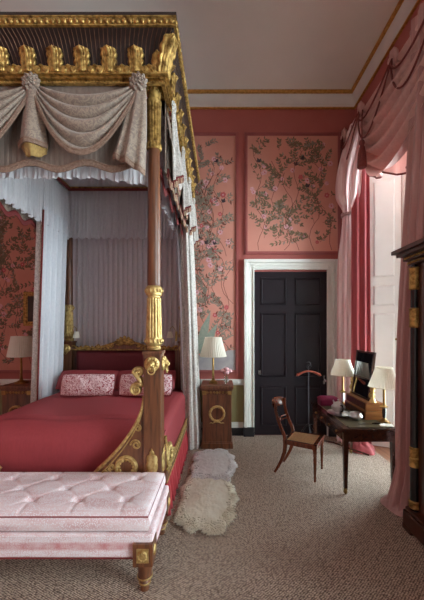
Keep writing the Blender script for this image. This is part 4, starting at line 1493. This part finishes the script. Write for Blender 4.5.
# ------------------------------------------------------------------ desk
TX0, TX1, TY0, TY1, TZ = 1.285, 1.90, 3.29, 4.48, .72
dk = thing('writing_desk', 'dark mahogany writing desk with leather top by the window', 'desk', ((TX0 + TX1) / 2, (TY0 + TY1) / 2, 0))
tm = MB().box(TX0, TX1, TY0, TY1, TZ - .03, TZ)
dt = build('desktop', tm, 'desk_w', dk, smooth=False, bevel=.008)
build('leather_inset', MB().box(TX0 + .075, TX1 - .075, TY0 + .09, TY1 - .09, TZ - .002, TZ + .0015), 'leather', dt, smooth=False)
gt = MB()
for a, b in (((TX0 + .085, TY0 + .1), (TX1 - .085, TY0 + .1)), ((TX1 - .085, TY0 + .1), (TX1 - .085, TY1 - .1)), ((TX1 - .085, TY1 - .1), (TX0 + .085, TY1 - .1)), ((TX0 + .085, TY1 - .1), (TX0 + .085, TY0 + .1))):
    gt.tube([(a[0], a[1], TZ + .0012), (b[0], b[1], TZ + .0012)], .003, 4)
build('gilt_tooling', gt, 'goldtrim', dt)
ap = MB()
ap.box(TX0 + .03, TX1 - .03, TY0 + .03, TY1 - .03, TZ - .15, TZ - .03)
apo = build('apron', ap, 'desk_w', dk, smooth=False, bevel=.004)
for k in range(2):
    y0 = TY0 + .10 + k * .52; y1 = y0 + .47
    dr = build('drawer', MB().box(TX0 + .02, TX0 + .034, y0, y1, TZ - .14, TZ - .04), 'desk_w', dk, smooth=False, bevel=.003)
    kb = MB()
    for yy in (lerp(y0, y1, .25), lerp(y0, y1, .75)):
        kb.ell((TX0 + .012, yy, TZ - .09), .012, .014, .014)
    build('knob', kb, 'brass', dr)
for lx in (TX0 + .05, TX1 - .05):
    for ly in (TY0 + .05, TY1 - .05):
        lb = MB()
        def sq(p):
            return p
        def legf(u, v):
            a = int(round(u * 4)) % 4
            s = lerp(.027, .016, v) if v > .02 else .03
            cx_, cy_ = ((-1, -1), (1, -1), (1, 1), (-1, 1))[a]
            return (lx + cx_ * s, ly + cy_ * s, lerp(TZ - .05, .055, v))
        lb.grid(legf, 4, 10, 0, True)
        lg = build('leg', lb, 'desk_w', dk, smooth=False)
        build('caster', MB().lathe([(.019, .02), (.021, .03), (.02, .065), (.017, .07)], (lx, ly, 0), 14).ell((lx, ly, .02), .012, .02, .02), 'brass', lg)
build('stretcher', MB().tube([(TX0 + .05, TY1 - .05, .20), (TX0 + .22, TY1 - .3, .25), (TX1 - .05, TY1 - .6, .2)], .012, 8), 'desk_w', dk)

# desk things
table_lamp((1.675, 4.28, TZ), .16, .09, .205, .43, 'white pleated desk lamp beside the magenta box at the far end of the desk', 1)
table_lamp((1.835, 3.50, TZ), .16, .085, .215, .41, 'cream pleated desk lamp with black stem at the near end of the desk', 2)
mbx = thing('box', 'magenta leather box on the far corner of the desk', 'box', (1.49, 4.34, TZ))
build('body', MB().box(-.125, .125, -.08, .08, .0, .085), 'magenta', mbx, local=True, smooth=False, bevel=.012)
def lidf(u, v):
    a, b = u * 2 - 1, v * 2 - 1
    return (a * .13, b * .085, .088 + .035 * (1 - abs(a) ** 5) ** .5 * (1 - abs(b) ** 4) ** .5)
build('lid', MB().grid(lidf, 24, 18).box(-.13, .13, -.085, .085, .082, .09), 'magenta', mbx, local=True)
tray = thing('tray', 'oval silver tray under the teapot on the desk', 'tray', (1.455, 3.86, TZ))
def ov(p): return (p[0] * 1.0, p[1] * 1.35, p[2])
build('body', MB().lathe([(.09, .004), (.098, .0), (.118, .010), (.13, .022), (.126, .022), (.112, .012), (.095, .008)], (0, 0, 0), 36, tf=ov), 'silver', tray, local=True)
tpt = thing('teapot', 'round silver teapot standing on the oval tray on the desk', 'teapot', (1.455, 3.86, TZ + .010)); tpt.scale = (1.1, 1.1, 1.1); tpt.rotation_euler = (0, 0, -1.5)
tb = MB().lathe([(.04, 0), (.045, .008), (.036, .016), (.06, .035), (.076, .06), (.074, .085), (.052, .105), (.045, .112)], (0, 0, 0), 28)
build('body', tb, 'silver', tpt, local=True)
build('lid', MB().lathe([(.046, .112), (.04, .124), (.02, .134), (.008, .138), (.007, .145), (.012, .152), (.009, .161), (.001, .164)], (0, 0, 0), 20), 'silver', tpt, local=True)
build('spout', MB().tube([(-.065, .0, .05), (-.1, .0, .07), (-.115, .0, .1), (-.135, .0, .118)], [.02, .014, .010, .008], 10), 'silver', tpt, local=True)
build('handle', MB().tube([(.05, 0, .098), (.095, 0, .11), (.115, 0, .085), (.105, 0, .05), (.068, 0, .035)], .007, 8), 'ebony', tpt, local=True)
sbw = thing('bowl', 'small lidded silver bowl in front of the dressing mirror on the desk', 'bowl', (1.565, 3.62, TZ))
build('body', MB().lathe([(.035, 0), (.04, .006), (.058, .02), (.068, .045), (.06, .065), (.054, .07)], (0, 0, 0), 28, tf=lambda p: (p[0] * 1.2, p[1] * 1.2, p[2] * 1.1)), 'silver', sbw, local=True)
build('lid', MB().lathe([(.068, .077), (.066, .083), (.045, .094), (.02, .099), (.001, .1)], (0, 0, 0), 24), 'silver', sbw, local=True)

# dressing mirror on its box base
dmr = thing('dressing_mirror', 'tilted dressing mirror on a two-tier honey wood box on the desk', 'mirror', (1.79, 3.86, TZ))
MYC = 3.90
bxm = MB()
bxm.box(1.67, 1.885, 3.60, 4.20, TZ + .002, TZ + .10)
bs = build('base_box', bxm, 'box_w', dmr, smooth=False, bevel=.005)
bxm = MB().box(1.685, 1.88, 3.61, 4.19, TZ + .104, TZ + .20)
build('upper_box', bxm, 'box_w', dmr, smooth=False, bevel=.005)
build('drawer', MB().box(1.664, 1.674, 3.63, 4.17, TZ + .015, TZ + .088), 'mahog_d', dmr, smooth=False, bevel=.002)
build('drawer', MB().box(1.679, 1.689, 3.64, 4.16, TZ + .115, TZ + .188), 'mahog_d', dmr, smooth=False, bevel=.002)
# mirror frame: faces -x turned toward the camera, leaning back
def mp(a, t, b):        # a across width, t thickness, b up
    ang = math.radians(0)
    dx, dy = sin(ang) * 1.0, -cos(ang) * 1.0    # width direction (toward camera and right)
    nx, ny = -cos(ang), -sin(ang)               # facing normal
    lean = .125
    return (1.745 + dx * a - nx * t * 1 + lean * b, MYC + .02 + dy * a - ny * t, TZ + .205 + b)
W_, H_ = .48, .575
fr_ = MB()
for a0, a1, b0, b1 in ((-W_ / 2, -W_ / 2 + .022, 0, H_), (W_ / 2 - .022, W_ / 2, 0, H_), (-W_ / 2, W_ / 2, 0, .022), (-W_ / 2, W_ / 2, H_ - .022, H_), (-W_ / 2, W_ / 2, H_ * .42, H_ * .42 + .014)):
    fr_.box(a0, a1, -.004, .022, b0, b1)
fr_.box(-W_ / 2 + .005, W_ / 2 - .005, .012, .024, .005, H_ - .005)
fr_.map(lambda p: mp(p[0], p[1], p[2]))
mf = build('mirror_frame', fr_, 'mahog_d', dmr, smooth=False)
build('mirror_glass', MB().box(-W_ / 2 + .02, W_ / 2 - .02, .004, .010, .02, H_ - .02).map(lambda p: mp(*p)), 'mirror', mf, smooth=False)
for a in (-W_ / 2 - .035, W_ / 2 + .035):
    fg = MB()
    p = Vector(mp(a, .03, 0))
    for i in range(2):
        fg.tube(spiral((p.x, p.y, p.z + .07 + .1 * i), (.97, -.2, 0), (0, 0, 1), .045 - .01 * i, .012, 1.4, 24, a0=1 + 3 * i), .011, 6)
    fg.lathe([(.04, -.005), (.03, .02), (.016, .05), (.02, .12), (.026, .16), (.016, .2), (.018, .22), (.004, .25)], (p.x, p.y, p.z), 14)
    build('gilt_support', fg, 'gold_soft', dmr)
bl_ = tag(build('blotter', MB().box(1.37, 1.80, 3.315, 3.56, TZ + .003, TZ + .009), 'leather', None, smooth=False), 'flat olive leather blotter at the near edge of the desk', 'blotter')
# papers + letter opener
lo = thing('letter_opener', 'dark letter opener lying on the blotter at the near edge of the desk', 'letter opener', (1.66, 3.42, TZ + .0095))
build('blade', MB().box(-.15, .0, -.007, .007, 0, .004), 'chrome', lo, local=True, smooth=False)
build('handle', MB().tube([(0, 0, .006), (.03, 0, .008), (.09, 0, .007)], [.006, .011, .008], 8), 'ebony', lo, local=True)
lt = MB().box(1.56, 1.76, 3.60, 3.595, TZ, TZ)
pp_ = MB()
for k in range(5):
    a = .1 * k; ca, sa = cos(a), sin(a)
    pts = [(-.035, -.07), (.035, -.07), (.035, .07), (-.035, .07)]
    pp_.prism([(1.81 + x * ca - y * sa, 3.40 + x * sa + y * ca) for x, y in pts], lambda x, y, t, k=k: (x, y, t + .0012 * k), TZ + .010 if k < 0 else TZ + .0095, TZ + .0105)
tag(build('paper', MB().prism([(1.72, 3.345), (1.86, 3.33), (1.88, 3.43), (1.74, 3.445)], lambda x, y, t: (x, y, t), TZ + .0098, TZ + .0125), 'paperw', None, smooth=False), 'small sheet of cream paper under the near desk lamp', 'paper')

# ------------------------------------------------------------------ chair
nf = Vector((1.082, 3.607, 0)); ff = Vector((1.281, 3.940, 0)); nb_ = Vector((.652, 3.848, 0))
Wd = (ff - nf); cw = Wd.length
ang = math.atan2(-.489, .872)
ch = thing('chair', 'mahogany sabre-leg chair with cane seat facing the writing desk', 'chair', tuple((nf + ff) / 2 + Vector((-.872, .489, 0)) * .21), ang)
# local: +x forward, y left ; front legs at x=.21, back feet at x=-.28
hw = cw / 2
SZ = .43
for sy in (-1, 1):
    fl = MB().lathe([(.010, 0), (.013, .01), (.011, .035), (.016, .05), (.012, .06), (.015, .1), (.021, .26), (.018, .29), (.024, .30), (.018, .315), (.023, .33), (.023, .37)], (.21, sy * hw, 0), 16)
    fl.box(.21 - .022, .21 + .022, sy * hw - .022, sy * hw + .022, .365, SZ)
    build('leg', fl, 'mahog_c', ch, local=True)
def sabre(sy):
    mb = MB()
    # continuous stile: foot -> knee -> seat -> back top
    P = [(-.285, 0), (-.245, .07), (-.195, .17), (-.16, .27), (-.15, .36), (-.155, .43)]
    B_ = [(-.155, .43), (-.165, .48), (-.205, .56), (-.245, .66), (-.27, .76), (-.275, .86)]
    def strip(pts, w):
        out = []
        for i, (x, z) in enumerate(pts):
            x0, z0 = pts[max(i - 1, 0)]; x1, z1 = pts[min(i + 1, len(pts) - 1)]
            d = math.hypot(x1 - x0, z1 - z0); nx, nz = -(z1 - z0) / d, (x1 - x0) / d
            ww = w[i] if hasattr(w, '__len__') else w
            out.append(((x + nx * ww, z + nz * ww), (x - nx * ww, z - nz * ww)))
        return [a for a, b in out] + [b for a, b in reversed(out)]
    return P, B_, strip
for sy in (-1, 1):
    P, B_, strip = sabre(sy)
    y = sy * (hw - .02)
    build('leg', MB().prism(strip(P, [.013, .016, .019, .022, .024, .024]), lambda a, b, t: (a, t, b), y - .016, y + .016), 'mahog_c', ch, local=True, ang=50, bevel=.004)
    build('stile', MB().prism(strip(B_, [.022, .021, .018, .017, .017, .018]), lambda a, b, t: (a, t, b), y - .014, y + .014), 'mahog_c', ch, local=True, ang=50, bevel=.004)
def toprail(u, v):
    a = v * 2 * PI
    y = lerp(-hw - .005, hw + .005, u); s = (u * 2 - 1)
    x = -.285 - .055 * (1 - s * s)
    z = .815 + .012 * (1 - s * s)
    return (x + .014 * cos(a) - .02 * sin(a), y, z + .058 * sin(a) * (1 - .2 * abs(s) ** 3))
tr_ = MB().grid(toprail, 20, 16)
build('top_rail', tr_, 'mahog_c', ch, local=True)
mr = MB()
for dz in (0, .04):
    mr.tube([(-.232 - dz * .25 - .035 * (1 - (2 * i / 12 - 1) ** 2), lerp(-hw + .02, hw - .02, i / 12), .60 + dz) for i in range(13)], .009, 8)
mr.ell((-.275, 0, .62), .010, .035, .028)
build('back_rail', mr, 'mahog_c', ch, local=True)
sf = MB()
sf.box(.185, .235, -hw - .02, hw + .02, SZ - .055, SZ); sf.box(-.17, -.13, -hw + .004, hw - .004, SZ - .055, SZ)
for sy in (-1, 1):
    sf.prism([(-.16, sy * (hw - .03)), (.2, sy * (hw - .02)), (.2, sy * (hw + .02)), (-.16, sy * (hw + .004))][::1], lambda a, b, t: (a, b, t), SZ - .055, SZ)
build('seat_frame', sf, 'mahog_c', ch, local=True, smooth=False, bevel=.006)
build('cane_seat', MB().prism([(-.135, -hw + .025), (.19, -hw + .018), (.19, hw - .018), (-.135, hw - .025)], lambda a, b, t: (a, b, t), SZ - .012, SZ - .004), 'cane', ch, local=True, smooth=False)

# ------------------------------------------------------------------ valet stand
vt = thing('valet_stand', 'metal clothes valet stand with red wooden hanger before the black door', 'valet stand', (1.40, 4.99, 0))
vm = MB()
vm.tube([(0, 0, .22), (0, 0, 1.12)], .008, 10)
vm.tube([(0, 0, 1.12)] + [(.035 * sin(a) + .0, 0, 1.2 - .035 * cos(a) + .015) for a in [k * .45 for k in range(0, 10)]], .006, 8)
build('pole', vm, 'pole', vt, local=True)
vm = MB()
for k in range(3):
    a = k * 2 * PI / 3 + .5
    vm.tube([(0, 0, .25), (.05 * cos(a), .05 * sin(a), .2), (.12 * cos(a), .12 * sin(a), .09), (.17 * cos(a), .17 * sin(a), .012), (.19 * cos(a), .19 * sin(a), .016)], .012, 8)
    vm.tube([(0, 0, .05), (.08 * cos(a), .08 * sin(a), .12)], .006, 6)
build('tripod_base', vm, 'iron', vt, local=True)
vm = MB()
pts = [(lerp(-.2, .2, i / 20), -.015 - .03 * (1 - (2 * i / 20 - 1) ** 2) * 0, 1.105 - .075 * abs(2 * i / 20 - 1) ** 1.6) for i in range(21)]
vm.tube(pts, [.014 + .014 * abs(2 * i / 20 - 1) ** 2 if 0 < i < 20 else .008 for i in range(21)], 10)
hg = build('hanger', vm, 'hangwood', vt, local=True)
vm = MB()
vm.tube(spiral((0, -.01, 1.17), (1, 0, 0), (0, 0, 1), .045, .02, 1.5, 26), .006, 6)
build('hook', vm, 'iron', vt, local=True)

# ------------------------------------------------------------------ cabinet at right
cb = thing('cabinet', 'tall dark mahogany cabinet with black gilt-banded columns against the right wall', 'cabinet', (1.95, 2.1, 0))
KX0, KX1, KY0, KY1 = 1.70, 2.22, 1.45, 2.74
bd = MB().box(KX0, KX1, KY0, KY1, .20, 2.36)
build('body', bd, 'mahog_d', cb, smooth=False, bevel=.004)
pl = MB()
pl.box(KX0 - .075, KX1, KY0 - .04, KY1 + .045, .03, .17); pl.box(KX0 - .06, KX1, KY0 - .03, KY1 + .035, .17, .20)
for yy in (KY0 + .03, KY1 - .02):
    pl.box(KX0 - .08, KX0 + .05, yy - .06, yy + .07, 0, .05)
build('plinth', pl, 'mahog_d', cb, smooth=False, bevel=.01)
cn = MB()
cn.box(KX0 - .045, KX1, KY0 - .03, KY1 + .02, 2.34, 2.38)
cn.box(KX0 - .075, KX1, KY0 - .05, KY1 + .04, 2.38, 2.42)
cn.box(KX0 - .12, KX1, KY0 - .07, KY1 + .07, 2.42, 2.45)
cn.box(KX0 - .15, KX1, KY0 - .09, KY1 + .10, 2.45, 2.485)
cno = build('cornice', cn, 'mahog_d', cb, smooth=False, bevel=.006)
bd_ = MB()
k = 0
while KY0 + k * .028 < KY1 + .02:
    bd_.ell((KX0 - .05, KY0 + k * .028, 2.36), .009, .010, .010, 6, 5)
    bd_.ell((KX0 - .08, KY0 + k * .028, 2.40), .009, .010, .010, 6, 5)
    k += 1
x = KX0 - .04
while x < KX1:
    bd_.ell((x, KY1 + .024, 2.36), .010, .009, .010, 6, 5); bd_.ell((x, KY1 + .044, 2.40), .010, .009, .010, 6, 5)
    x += .028
build('gilt_beading', bd_, 'gold', cno)
for yy in (KY1 - .03, KY0 + .05):
    cxx = KX0 - .012
    cl = MB().lathe([(.036, .20), (.036, .30), (.034, .6), (.031, 1.6), (.03, 2.34)], (cxx, yy, 0), 24)
    co = build('column', cl, 'ebony', cb)
    gm = MB()
    def gband(z0, z1, r0, r1):
        gm = MB().lathe([(r0, z0), (r1, z0 + .01), (r1 * .92, z0 + .025), (lerp(r0, r1, .6), (z0 + z1) / 2), (r1 * .95, z1 - .02), (r1 * 1.04, z1 - .01), (r0, z1)], (cxx, yy, 0), 24)
        build('gilt_band', gm, 'gold', co)
    gband(2.12, 2.32, .034, .046); gband(1.79, 1.965, .034, .044)
    gband(.575, .665, .036, .043); gband(.665, .75, .036, .041); gband(.215, .285, .037, .046)
for k in range(2):
    y0 = KY0 + .1 + k * .54; y1 = y0 + .52
    do = build('door', MB().box(KX0 - .012, KX0 + .01, y0, y1, .30, 2.28), 'mahog_d', cb, smooth=False, bevel=.004)
    build('door_panel', MB().box(KX0 - .016, KX0 - .004, y0 + .07, y1 - .07, .4, 2.18), 'mahog', do, smooth=False, bevel=.004)

# ------------------------------------------------------------------ window dressing
KN = [(2.05, 5.08, 4.95), (2.05, 4.48, 4.95), (2.05, 3.62, 4.95), (2.05, 2.76, 4.95)]
vl_ = thing('window_valance', 'pale pink silk swagged valance with dark red cords across the window top', 'valance', (2.05, 3.85, 3.6))
pel = MB().box(2.10, XR, 2.62, 5.12, 4.90, 4.955)
build('pelmet_board', pel, 'wall_dk', vl_, smooth=False)
fb = swag((2.10, 4.44, 4.90), (2.10, 2.74, 4.90), (-1, 0, 0), .25, 1.12, 5.5, .15, amp=.10, drape_pow=.5, hA=.16)
build('swag', MB().grid(fb, 60, 90), 'silk_sw', vl_, solid=.002)
for a, b in ((4.48, 3.62), (3.62, 2.76)):
    f = swag((2.07, a, 4.95), (2.07, b, 4.95), (-1, 0, 0), .05, .62, 4.0, .10, amp=.045, drape_pow=.8, hA=.12)
    build('swag', MB().grid(f, 40, 60), 'silk_sw', vl_, solid=.002)
def backsh(u, v):
    y = lerp(4.5, 2.75, u)
    return (2.13 + .03 * sin(u * 40) + .05 * v * sin(u * 17), y, lerp(4.98, 3.93 - .40 * (4.3 - y) - .06 * abs(sin(u * PI * 3.5)), v))
bsv = build('back_cloth', MB().grid(backsh, 120, 20), 'silk_sw', vl_, solid=.002)
build('hem', MB().tube([backsh(i / 80, 1) for i in range(81)], .012, 6), 'rope', bsv)
for i, kn in enumerate(KN):
    kb = MB()
    rr = random.Random(i)
    for k in range(9):
        a = k * 2.3
        kb.ell((kn[0] - .03 - .02 * rr.random(), kn[1] + .05 * cos(a), kn[2] + .0 + .05 * sin(a)), .035, .04, .045, 8, 6)
    kb.tube([(kn[0] - .05, kn[1] + .01, kn[2]), (kn[0] - .04, kn[1] + .04, kn[2] + .1), (kn[0] - .02, kn[1] + .02, kn[2] + .14)], [.03, .025, .008], 8)
    build('knot', kb, 'silk_sw', vl_)
for a, b in zip(KN[:-1], KN[1:]):
    rp = MB()
    for drop in (.36, .62):
        off = .10 if drop > .5 else .11
        rp.tube([(lerp(a[0], b[0], i / 24) - .06 - off * (4 * (i / 24) * (1 - i / 24)) ** .7, lerp(a[1], b[1], i / 24), a[2] - .02 - drop * (1 - ((2 * i / 24 - 1) ** 2)) ** .85) for i in range(25)], .011, 8)
    build('cord', rp, 'rope', vl_)
def tassel(x, y, zt, name_lbl=None):
    tb_ = MB()
    tb_.tube([(2.03, 4.46, 4.93), (x + .06, y + .12, 4.7), (x, y, zt + .2), (x, y, zt)], .010, 6)
    tb_.lathe([(.01, 0), (.03, -.02), (.036, -.05), (.022, -.08), (.034, -.1), (.05, -.2), (.058, -.36), (.05, -.37)], (x, y, zt), 20, mod=lambda a, z: 1 + .06 * sin(12 * a))
    return tb_
build('tassel', tassel(1.83, 4.04, 4.25), 'rope', vl_)

# far pink drape with tie
fd = thing('window_curtain', 'pale pink silk curtain tied back beside the black door', 'curtain', (1.95, 4.95, 0), group='window curtains')
def upper(u, v):
    a = 2 * PI * u
    fl = 1 + .12 * sin(9 * a + 2 * v) + .05 * sin(17 * a)
    w = lerp(.16, .20, sin(PI * min(1, v * 1.0)) if v < .85 else .45)
    cxx = lerp(2.08, 1.965, sst(v * 1.3)); cyy = lerp(4.80, 4.82, v)
    rx = lerp(.07, .13, v) + .07 * sin(PI * v) if v < .8 else lerp(lerp(.07, .13, .8) + .07 * sin(PI * .8), .06, sst((v - .8) / .2))
    ry = lerp(.23, .15, v) if v < .8 else lerp(lerp(.23, .15, .8), .07, sst((v - .8) / .2))
    return (cxx + rx * cos(a) * fl, cyy + ry * sin(a) * fl, lerp(4.96, 3.58, v))
build('upper_cloth', MB().grid(upper, 120, 26, 0, True), 'silk', fd)
def lower(u, v):
    a = 2 * PI * u
    fl = 1 + .17 * sin(8 * a + .6 * v) + .06 * sin(15 * a + 1)
    k = sst(v / .25)
    rx = lerp(.055, .125, k); ry = lerp(.06, .10, k)
    return (lerp(1.985, 1.965, v) + rx * cos(a) * fl, 4.90 + ry * sin(a) * fl, lerp(3.60, .012, v))
build('lower_cloth', MB().grid(lower, 128, 26, 0, True), 'silk', fd)
tb2 = MB()
for dz in (0, .03):
    tb2.tube([(1.98 + .075 * cos(2 * PI * k / 24), 4.885 + .085 * sin(2 * PI * k / 24), 3.57 + dz + .012 * cos(2 * PI * k / 24)) for k in range(24)], .02, 8, 0, True)
build('tie_back', tb2, 'mauve', fd)

# red under-curtain
rc = thing('window_curtain', 'rose red under-curtain hanging straight and pooling on the floor behind the desk', 'curtain', (2.15, 4.70, 0), group='window curtains')
def redc(u, v):
    x = lerp(1.985, 2.225, u)
    y = 4.74 + .024 * sin(u * 2 * PI * 2.5 + .4 * v) - .10 * u
    return (x + .03 * (v - .5) * u, y, lerp(4.9, .05, v))
build('cloth', MB().grid(redc, 60, 20), 'crimson', rc, solid=.003)
def pud(u, v):
    a = 2 * PI * u
    r = 1 - v
    return (2.06 + .20 * r * cos(a) * (1 + .15 * sin(3 * a)), 4.56 + .20 * r * sin(a) * (1 + .12 * sin(4 * a)), .008 + .11 * sin(PI / 2 * min(1, v * 1.3)) ** .7 + .02 * sin(7 * a + 9 * v) * v)
build('pooled_hem', MB().grid(pud, 60, 16, 0, True), 'crimson', rc)

# near dusty-pink drape
nd = thing('window_curtain', 'dusty pink curtain pooling on the carpet between the desk and the tall cabinet', 'curtain', (1.9, 3.1, 0), group='window curtains')
def ndf(u, v):
    a = 2 * PI * u
    fl = 1 + .13 * sin(10 * a + .8 * v) + .06 * sin(19 * a)
    cxx = lerp(2.07, 1.93, sst(v * 1.15))
    rx = lerp(.12, .17, sst(v * 1.2))
    ry = lerp(.22, .13, v)
    k = max(0, (v - .93) / .07)
    return (cxx - .05 * k + (rx + .04 * k) * cos(a) * fl, 3.07 + (ry + .03 * k) * sin(a) * fl, lerp(4.94, .03, v))
build('cloth', MB().grid(ndf, 140, 40, 0, True), 'mauve', nd)
def pud2(u, v):
    a = 2 * PI * u
    r = 1 - v
    return (1.88 + .27 * r * cos(a) * (1 + .1 * sin(3 * a + 1)), 3.09 + .22 * r * sin(a) * (1 + .1 * sin(4 * a)), .006 + .10 * sin(PI / 2 * min(1, v * 1.4)) ** .8 + .015 * sin(8 * a + 9 * v) * v)
build('pooled_hem', MB().grid(pud2, 72, 16, 0, True), 'mauve', nd)

# ------------------------------------------------------------------ light, world, camera
w = bpy.data.worlds.new('overcast')
SC.world = w
w.use_nodes = True
bg = w.node_tree.nodes['Background']
bg.inputs['Color'].default_value = (.80, .95, .99, 1)
bg.inputs['Strength'].default_value = 9.0
for i, (a, b, c, d) in enumerate(WIN):
    L = bpy.data.lights.new('daylight_portal', 'AREA')
    L.shape = 'RECTANGLE'; L.size = ZW; L.size_y = d - c
    L.cycles.is_portal = True
    o = bpy.data.objects.new('daylight_portal', L)
    COL.objects.link(o)
    o.location = (XR + .52, (c + d) / 2, ZW / 2)
    o.rotation_euler = (0, math.radians(90), 0)

cam = bpy.data.cameras.new('camera')
co = bpy.data.objects.new('camera', cam)
COL.objects.link(co)
co.location = (0, 0, 1.78)
co.rotation_euler = (PI / 2, 0, 0)
F = 310.0
cam.sensor_fit = 'HORIZONTAL'
cam.sensor_width = 36
cam.lens = F / 424 * 36
cam.shift_x = -9.5 / 424
cam.shift_y = 29.0 / 424
cam.clip_start = .05
SC.camera = co
SC.view_settings.view_transform = 'Standard'
SC.view_settings.look = 'None'
SC.view_settings.exposure = 1.4
SC.view_settings.gamma = 1
SC.cycles.diffuse_bounces = 10
SC.cycles.max_bounces = 16
SC.view_settings.use_curve_mapping = False
